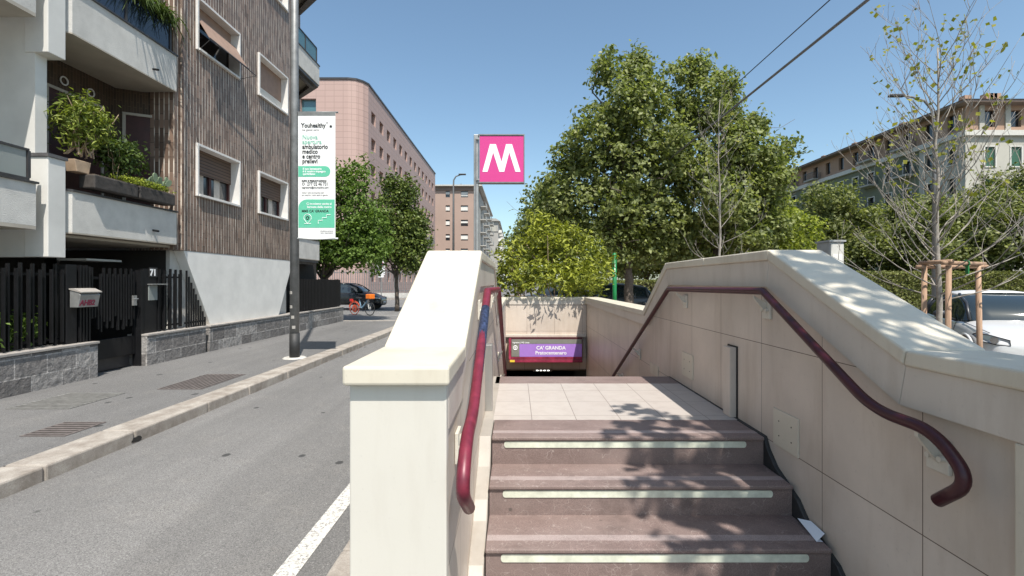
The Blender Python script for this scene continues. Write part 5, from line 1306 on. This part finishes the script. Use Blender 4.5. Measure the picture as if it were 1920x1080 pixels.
make_bike((BX, 24.3, ROAD), R(-28))
tag(MB().box(-8.55, -8.45, 22.6, 22.7, ROAD, -.95).build('bollard', 'turq', bevel=.02), 'small turquoise post left of the rental bicycle', 'bollard')

# ================================================================= PARK SIDE
# stakes and sapling
SX, SY = 4.36, 5.0
ro = thing('tree_stake_frame', 'frame of three round pine stakes with cross poles around the young tree', 'tree support', (SX, SY, ISL))
P3 = [(4.225, 5.06), (4.21, 4.76), (4.75, 5.0)]
for (x, y) in P3:
    dx = (x-SX)*.05
    MB().tube([(x+dx, y, ISL-.1), (x-dx, y, .165)], .024, 12).build('stake', 'wood', ro, smooth=True)
def bar(a, b, z, e=.07):
    a = Vector((*a, z)); b = Vector((*b, z)); d = (b-a).normalized(); MB().tube([a-d*e, b+d*e], .021, 10).build('cross_pole', 'wood', ro, smooth=True)
bar((4.21, 4.76), (4.75, 5.0), .188, .09); bar((4.225, 5.06), (4.75, 5.0), .158); bar((4.225, 5.06), (4.21, 4.76), .20, .05)
MB().ring((4.51, 4.893, .188), .028, .008, tuple(Vector((.54, .24, 0)).normalized()), 12, 6).box(4.505, 4.518, 4.865, 4.895, .08, .16).build('tie', 'green_pole', ro)
def sapling(name, label, base, H, nb, spread, seed, leafn, lsize, leafmat, r0=.035, zmin=.25, leaf_top=.5, br=.008, cat='tree', group=None, wl=.9):
    rn = random.Random(seed); ro = thing(name, label, cat, base, group)
    tr = []; n = 12
    for i in range(n+1): t_ = i/n; tr.append(Vector((rn.gauss(0, .012)*H*.25, rn.gauss(0, .012)*H*.25, H*t_)))
    tr[0] = Vector((0, 0, -.05)); MB().tube(tr, [r0*(1-.9*(i/n)**.9)+.003 for i in range(n+1)], 10).build('trunk', 'pbark', ro, False, smooth=True)
    bm_ = MB(); tips = []
    def grow(p, d, L, r, lev):
        k = 7; pts = [p.copy()]; q = p.copy(); dd = d.copy()
        for i in range(k):
            dd = (dd+Vector((rn.gauss(0, .10), rn.gauss(0, .10), .085 if lev < 2 else .04+rn.gauss(0, .06)))).normalized(); q = q+dd*L/k; pts.append(q.copy())
        bm_.tube(pts, [max(r*(1-.85*i/k), .0015) for i in range(k+1)], 5)
        tips.append((pts[-1], lev)); tips.append((pts[-2], lev)); tips.append((pts[-3], lev))
        if lev < 2:
            for _ in range(3 if lev == 0 else 2):
                i = rn.randint(2, k-1); a = rn.uniform(0, 6.28); sd_ = Vector((math.cos(a), math.sin(a), rn.uniform(.1, .9)))
                grow(pts[i], (dd*.7+sd_*.75).normalized(), L*rn.uniform(.3, .55), r*.5*(1-.5*i/k)+.001, lev+1)
    for b_ in range(nb):
        t_ = zmin+(1-zmin)*(b_/nb)**1.05*.93; i = int(t_*n); p = tr[i].lerp(tr[min(i+1, n)], t_*n-i)
        a = b_*2.4+rn.uniform(-.4, .4); el = (-.05 if t_ < .42 else .35)+t_*.75
        d = Vector((math.cos(a), math.sin(a), el)).normalized(); L = spread*(1.35-.6*t_)*rn.uniform(.75, 1.25)
        grow(p, d, L, br*(1.5-t_*.8), 0)
    bm_.build('branch', 'pbark', ro, False, smooth=True)
    top = [(p, l) for p, l in tips if p.z > H*leaf_top]
    C = []
    for _ in range(leafn):
        p, l = rn.choice(top); C.append([p.x+rn.gauss(0, .02), p.y+rn.gauss(0, .02), p.z+rn.gauss(0, .02)])
    put('foliage', leaf_mesh('foliage', np.array(C), lsize, leafmat, seed, .3, wl), ro)
    return ro
sapling('young_plane_tree', 'bare young tree inside the stake frame with a few yellowing leaves', (4.335, SY+.02, ISL), 3.95, 58, 1.12, 5, 460, 0.025, 'leaf_autumn', .034, .34, .60, .0066)
sapling('bare_young_tree', 'thin bare young tree in front of the large plane trees', (5.42, 13.0, ISL), 6.4, 30, 1.0, 9, 60, .05, 'leaf_autumn', .045, .30, .5, .010)
# street tree standing to the right of the camera: its crown shades the steps and the coping
sh = thing('plane_tree', 'young plane tree beside the viewer whose crown dapples the steps', 'tree', (3.0, -.6, ISL))
rn = random.Random(3); tb = MB(); p, q_ = limb((0, 0, -.1), (-.3, .3, 3.4), .06, .035, rn, 7, .03); tb.tube(p, q_, 8); tb.build('trunk', 'pbark', sh, False, smooth=True)
lb = MB(); C = []
def shade_cluster(P, h, n, sp):
    # a leafy twig end placed along the sun's direction above the spot it shades
    c = Vector(P)+Vector((SUN.x/SUN.z, SUN.y/SUN.z, 1))*h-Vector((3.0, -.6, ISL))
    pp, qq = limb((-.3, .3, 3.4), c, .02, .004, rn, 5, .08); lb.tube(pp, qq, 5)
    for _ in range(n): C.append([c.x+rn.gauss(0, sp), c.y+rn.gauss(0, sp), c.z+rn.gauss(0, sp)])
spots = [((.80, 3.45, LAND), 3.6, 7, .05), ((.95, 3.3, LAND), 3.7, 7, .05), ((1.05, 3.12, LAND), 3.8, 9, .06), ((.72, 3.0, LAND), 3.9, 9, .06), ((.9, 2.93, LAND), 3.7, 7, .05), ((.62, 2.85, LAND), 3.8, 7, .05),
         ((.80, 2.75, -1.0), 4.0, 10, .07), ((.95, 2.72, -1.0), 4.0, 10, .07), ((1.1, 2.75, -1.0), 4.1, 10, .06), ((.70, 2.55, -1.06), 4.1, 9, .06), ((.92, 2.5, -1.1), 4.1, 10, .07), ((1.1, 2.56, -1.06), 4.2, 8, .05),
         ((.95, 2.42, -1.22), 4.3, 10, .06), ((1.15, 2.36, -1.22), 4.3, 10, .06), ((.75, 2.22, -1.22), 4.3, 7, .05), ((1.05, 2.25, -1.22), 4.2, 8, .05), ((.95, 2.12, -1.3), 4.2, 9, .06), ((1.2, 2.15, -1.25), 4.4, 8, .06),
         ((.85, 2.0, -1.38), 4.4, 9, .06), ((1.1, 2.0, -1.38), 4.4, 9, .06)]
for s_ in spots: shade_cluster(s_[0], s_[1], s_[2]+1, s_[3]*1.2)
for _ in range(9):
    k_ = rn.random(); yy = 1.75+k_*1.2; shade_cluster((rn.uniform(.78, 1.3)+(.15-.25*k_), yy, -1.45+.5*k_), rn.uniform(3.2, 4.0), 7, .085)
for _ in range(34):
    yy = rn.uniform(.9, 2.75); xx = rn.uniform(1.42, 1.72); shade_cluster((xx, yy, FL if yy < 1.76 else FL+(yy-1.76)*.44), rn.uniform(3.6, 4.8), 7, .07)
for _ in range(14): shade_cluster((rn.uniform(1.8, 3.2), rn.uniform(.5, 3.0), ISL), rn.uniform(4.5, 5.2), 12, .12)
lb.build('branch', 'pbark', sh, False)
put('crown', leaf_mesh('crown', np.array(C), .068, 'leaf_plane', 4, 1.5, .9), sh)

# big plane trees
LP = 'leaf_plane'
make_tree('plane_tree', 'tall plane tree, left one of the large pair behind the stairwell', (4.6, 20.0, ROAD+.06),
    [(-.1, 0, 9.2, 1.5, 1.6, 2.0), (-1.3, 0, 7.3, 1.6, 1.6, 1.5), (-.2, -.3, 6.2, 2.6, 2.2, 2.0), (-1.9, 0, 4.6, 2.0, 2.0, 1.6), (.8, 0, 7.4, 2.0, 2.0, 1.9), (-1.2, 0, 10.2, .6, .6, .9), (1.0, 0, 4.2, 2.2, 2.0, 1.7), (-3.4, .3, 4.3, 1.1, 1.2, 1.1), (.5, .2, 10.0, .8, .8, .9), (-2.3, .2, 6.2, 1.0, 1.0, 1.0), (-.8, -.4, 3.0, 2.5, 1.6, 1.1), (1.4, .4, 3.2, 1.9, 1.6, 1.2)], 3.0, .20, LP, .095, 2750, 14, .175, 31)
make_tree('plane_tree', 'tall plane tree, right one of the large pair, crossed by the cables', (8.4, 20.6, ROAD+.06),
    [(-.7, 0, 9.3, 1.5, 1.6, 1.9), (-.3, 0, 7.2, 2.4, 2.2, 2.0), (1.2, 0, 7.0, 1.9, 1.8, 1.6), (-.2, -.4, 4.8, 2.7, 2.2, 1.9), (1.9, 0, 5.3, 1.5, 1.6, 1.4), (2.6, 0, 7.0, .9, .8, .7), (-.8, 0, 10.4, .6, .6, .8), (.5, 0, 9.3, .8, .8, .9), (2.9, -.2, 6.4, .5, .5, .4), (-1.0, .3, 3.1, 2.4, 1.6, 1.2), (1.5, -.2, 3.3, 1.8, 1.6, 1.2)], 3.0, .20, LP, .095, 2700, 14, .175, 32)
make_tree('plane_tree', 'rounded tree low behind the yellow-green bush', (2.6, 34, ROAD+.06), [(-.7, 0, 5.2, 2.4, 2.2, 2.3), (.8, 0, 5.0, 2.4, 2.2, 2.4), (-.2, 0, 7.2, 1.6, 1.5, 1.4), (-2.0, 0, 4.0, 1.3, 1.4, 1.6)], 2.5, .2, LP, .13, 1300, 12, .3, 33)
make_tree('linden_tree', 'light green rounded tree right of the plane trees', (11.2, 22.0, ROAD+.06), [(0, 0, 3.9, 1.8, 1.6, 1.5), (1.3, 0, 3.6, 1.5, 1.5, 1.4), (-1.4, 0, 3.4, 1.7, 1.5, 1.5), (.2, 0, 4.8, 1.0, 1.0, .8)], 1.8, .14, 'leaf_pitto', .085, 1300, 10, .2, 34, up=.6)
bg = make_tree('park_tree', 'bushy dark tree in front of the green building, left of the cabinet', (18.6, 29.5, ROAD+.08),
    [(0, 0, 5.0, 2.6, 2.4, 2.3), (1.9, 0, 4.3, 2.0, 2.0, 1.9), (-2.0, 0, 4.2, 2.1, 2.0, 1.9), (.4, 0, 6.4, 1.6, 1.5, 1.2), (0, -1.0, 3.0, 3.2, 1.8, 1.6)], 2.0, .18, 'leaf_dark', .11, 2100, 12, .26, 41, 'dark park trees', shell=.4)
kt = tree_of(bg)
for (x, y, rz, sc, lb_) in [(23.5, 29.0, 1.1, (.95, .95, .86), 'dark bushy tree right behind the grey cabinet'),
                       (27.0, 32.0, 2.3, (1.1, 1.1, .98), 'dark tree behind the hedge, left of the young staked tree'),
                       (27.2, 27.6, 3.9, (.95, .95, .92), 'dark tree straight behind the staked young tree'),
                       (31.2, 29.5, 4.9, (1.1, 1.1, 1.18), 'tall dark tree right of the staked young tree'),
                       (34.0, 29.0, .5, (1.2, 1.2, 1.45), 'highest dark tree at the right edge behind the white car'),
                       (14.3, 33.0, 2.9, (1.0, 1.0, .9), 'dark tree behind the light green linden'),
                       (12.0, 45.0, 5.5, (1.3, 1.3, .95), 'distant dark tree seen under the plane tree crowns'),
                       (20.5, 47.0, 1.7, (1.3, 1.3, 1.0), 'far dark tree before the left end of the green building')]:
    dup(bg, (x, y, ROAD+.08), rz, lb_, 'dark park trees', sc, kt)
# bush over the back wall
ro = bush('evergreen_bush', 'rounded yellow-green bush spilling over the stairwell back wall', 'bush', (.75, 11.1, .3), (1.2, 1.0, 1.0), 800, .074, 'leaf_bush', 51, 9, .085, shell=.6, sub=4, stems=(12, -.8, .02),
     lobes=[(-.55, .2, 1.15, .75, .8, .75), (.55, .1, 1.3, .75, .85, .85), (0, .3, 1.75, .65, .7, .6), (1.05, .2, .95, .55, .7, .65), (-.9, .4, .75, .5, .6, .55), (.1, -.55, .85, .95, .45, .40), (.75, -1.0, .80, .42, .45, .34), (-.45, -1.05, .80, .38, .45, .34), (.15, -1.1, .72, .40, .35, .25)], aspect=.32, up=.6)
# hedge row on the right, far side of the street
def hedge(label, x0, x1, y0, y1, z0, z1, n, seed, size=.05):
    rng = np.random.default_rng(seed); A = []
    ax, ay, az = (x1-x0)*(y1-y0), (x1-x0)*(z1-z0), (y1-y0)*(z1-z0)
    nt, nf = int(n*.35), int(n*.65)
    T = np.c_[rng.uniform(x0, x1, nt), rng.uniform(y0, y1, nt), z1+rng.normal(0, .04, nt)]; F_ = np.c_[rng.uniform(x0, x1, nf), y0+rng.normal(0, .06, nf), rng.uniform(z0, z1, nf)]
    ro = thing('hedge', label, 'hedge', ((x0+x1)/2, (y0+y1)/2, z0)); C_ = np.r_[T, F_]-np.array([(x0+x1)/2, (y0+y1)/2, z0])
    put('foliage', leaf_mesh('foliage', C_, size, 'leaf_hedge', seed, .4, .6), ro)
    MB().box(x0, x1, y0+.1, y1-.1, z0, z1-.08).build('twigs', 'bark', ro)
hedge('long clipped hedge running behind the white car and staked tree', 14.5, 33, 25.2, 26.3, ROAD+.1, .48, 42000, 61, .06)
hedge('low clipped hedge under the plane trees', 3, 13, 30, 30.8, ROAD+.06, .05, 9000, 62, .07)
# fallen leaves in front of the hedge
rng = np.random.default_rng(5); C_ = np.c_[rng.uniform(14.5, 30, 3000), 24.5+np.abs(rng.normal(0, .5, 3000)), np.full(3000, ROAD+.12)]
o = put('fallen_leaves', leaf_mesh('fallen_leaves', C_, .04, 'leaf_autumn', 6, 3)); o['kind'] = 'stuff'; o['label'] = 'dry fallen leaves along the foot of the hedge'
# cabinet, green post, cables
ro = thing('utility_cabinet', 'tall grey utility cabinet top showing above the right parapet', 'cabinet', (5.25, 8.1, ISL))
MB().box(5.14, 5.37, 8.0, 8.35, ISL, .66).build('body', 'cabgrey', ro, bevel=.008); MB().box(5.15, 5.36, 7.985, 7.999, ISL+.1, .62).build('door', 'wframe', ro, bevel=.003)
MB().box(5.12, 5.39, 7.97, 8.37, .661, .69).build('lid', 'cabgrey', ro)
MB().box(5.17, 5.33, 7.98, 7.9845, .30, .46).build('notice', 'wshut', ro)
ro = thing('green_post', 'glossy green post in the shade left of the plane tree trunks', 'post', (2.82, 14.0, ROAD))
MB().tube([(2.82, 14, ROAD), (2.82, 14, .80)], .06, 14).build('pole', 'green_pole', ro, smooth=True); MB().tube([(2.82, 14, .78), (2.82, 14, .84)], [.075, .03], 14).build('cap', 'green_pole', ro)
for k, (X_, zr, r_, lb_) in enumerate([(6.0, .803, .029, 'thick twisted overhead cable crossing the plane trees'), (5.6, .90, .011, 'thin upper overhead cable above the thick one')]):
    pts = [(X_, y_, X_*zr+.0*y_-.35*math.sin(math.pi*(y_-2)/60)*0) for y_ in range(-6, 70, 4)]
    o = MB().tube(pts, r_, 8).build('overhead_cable', 'galvd' if k == 0 else 'plastic', smooth=True); tag(o, lb_, 'cable', 'overhead cables')
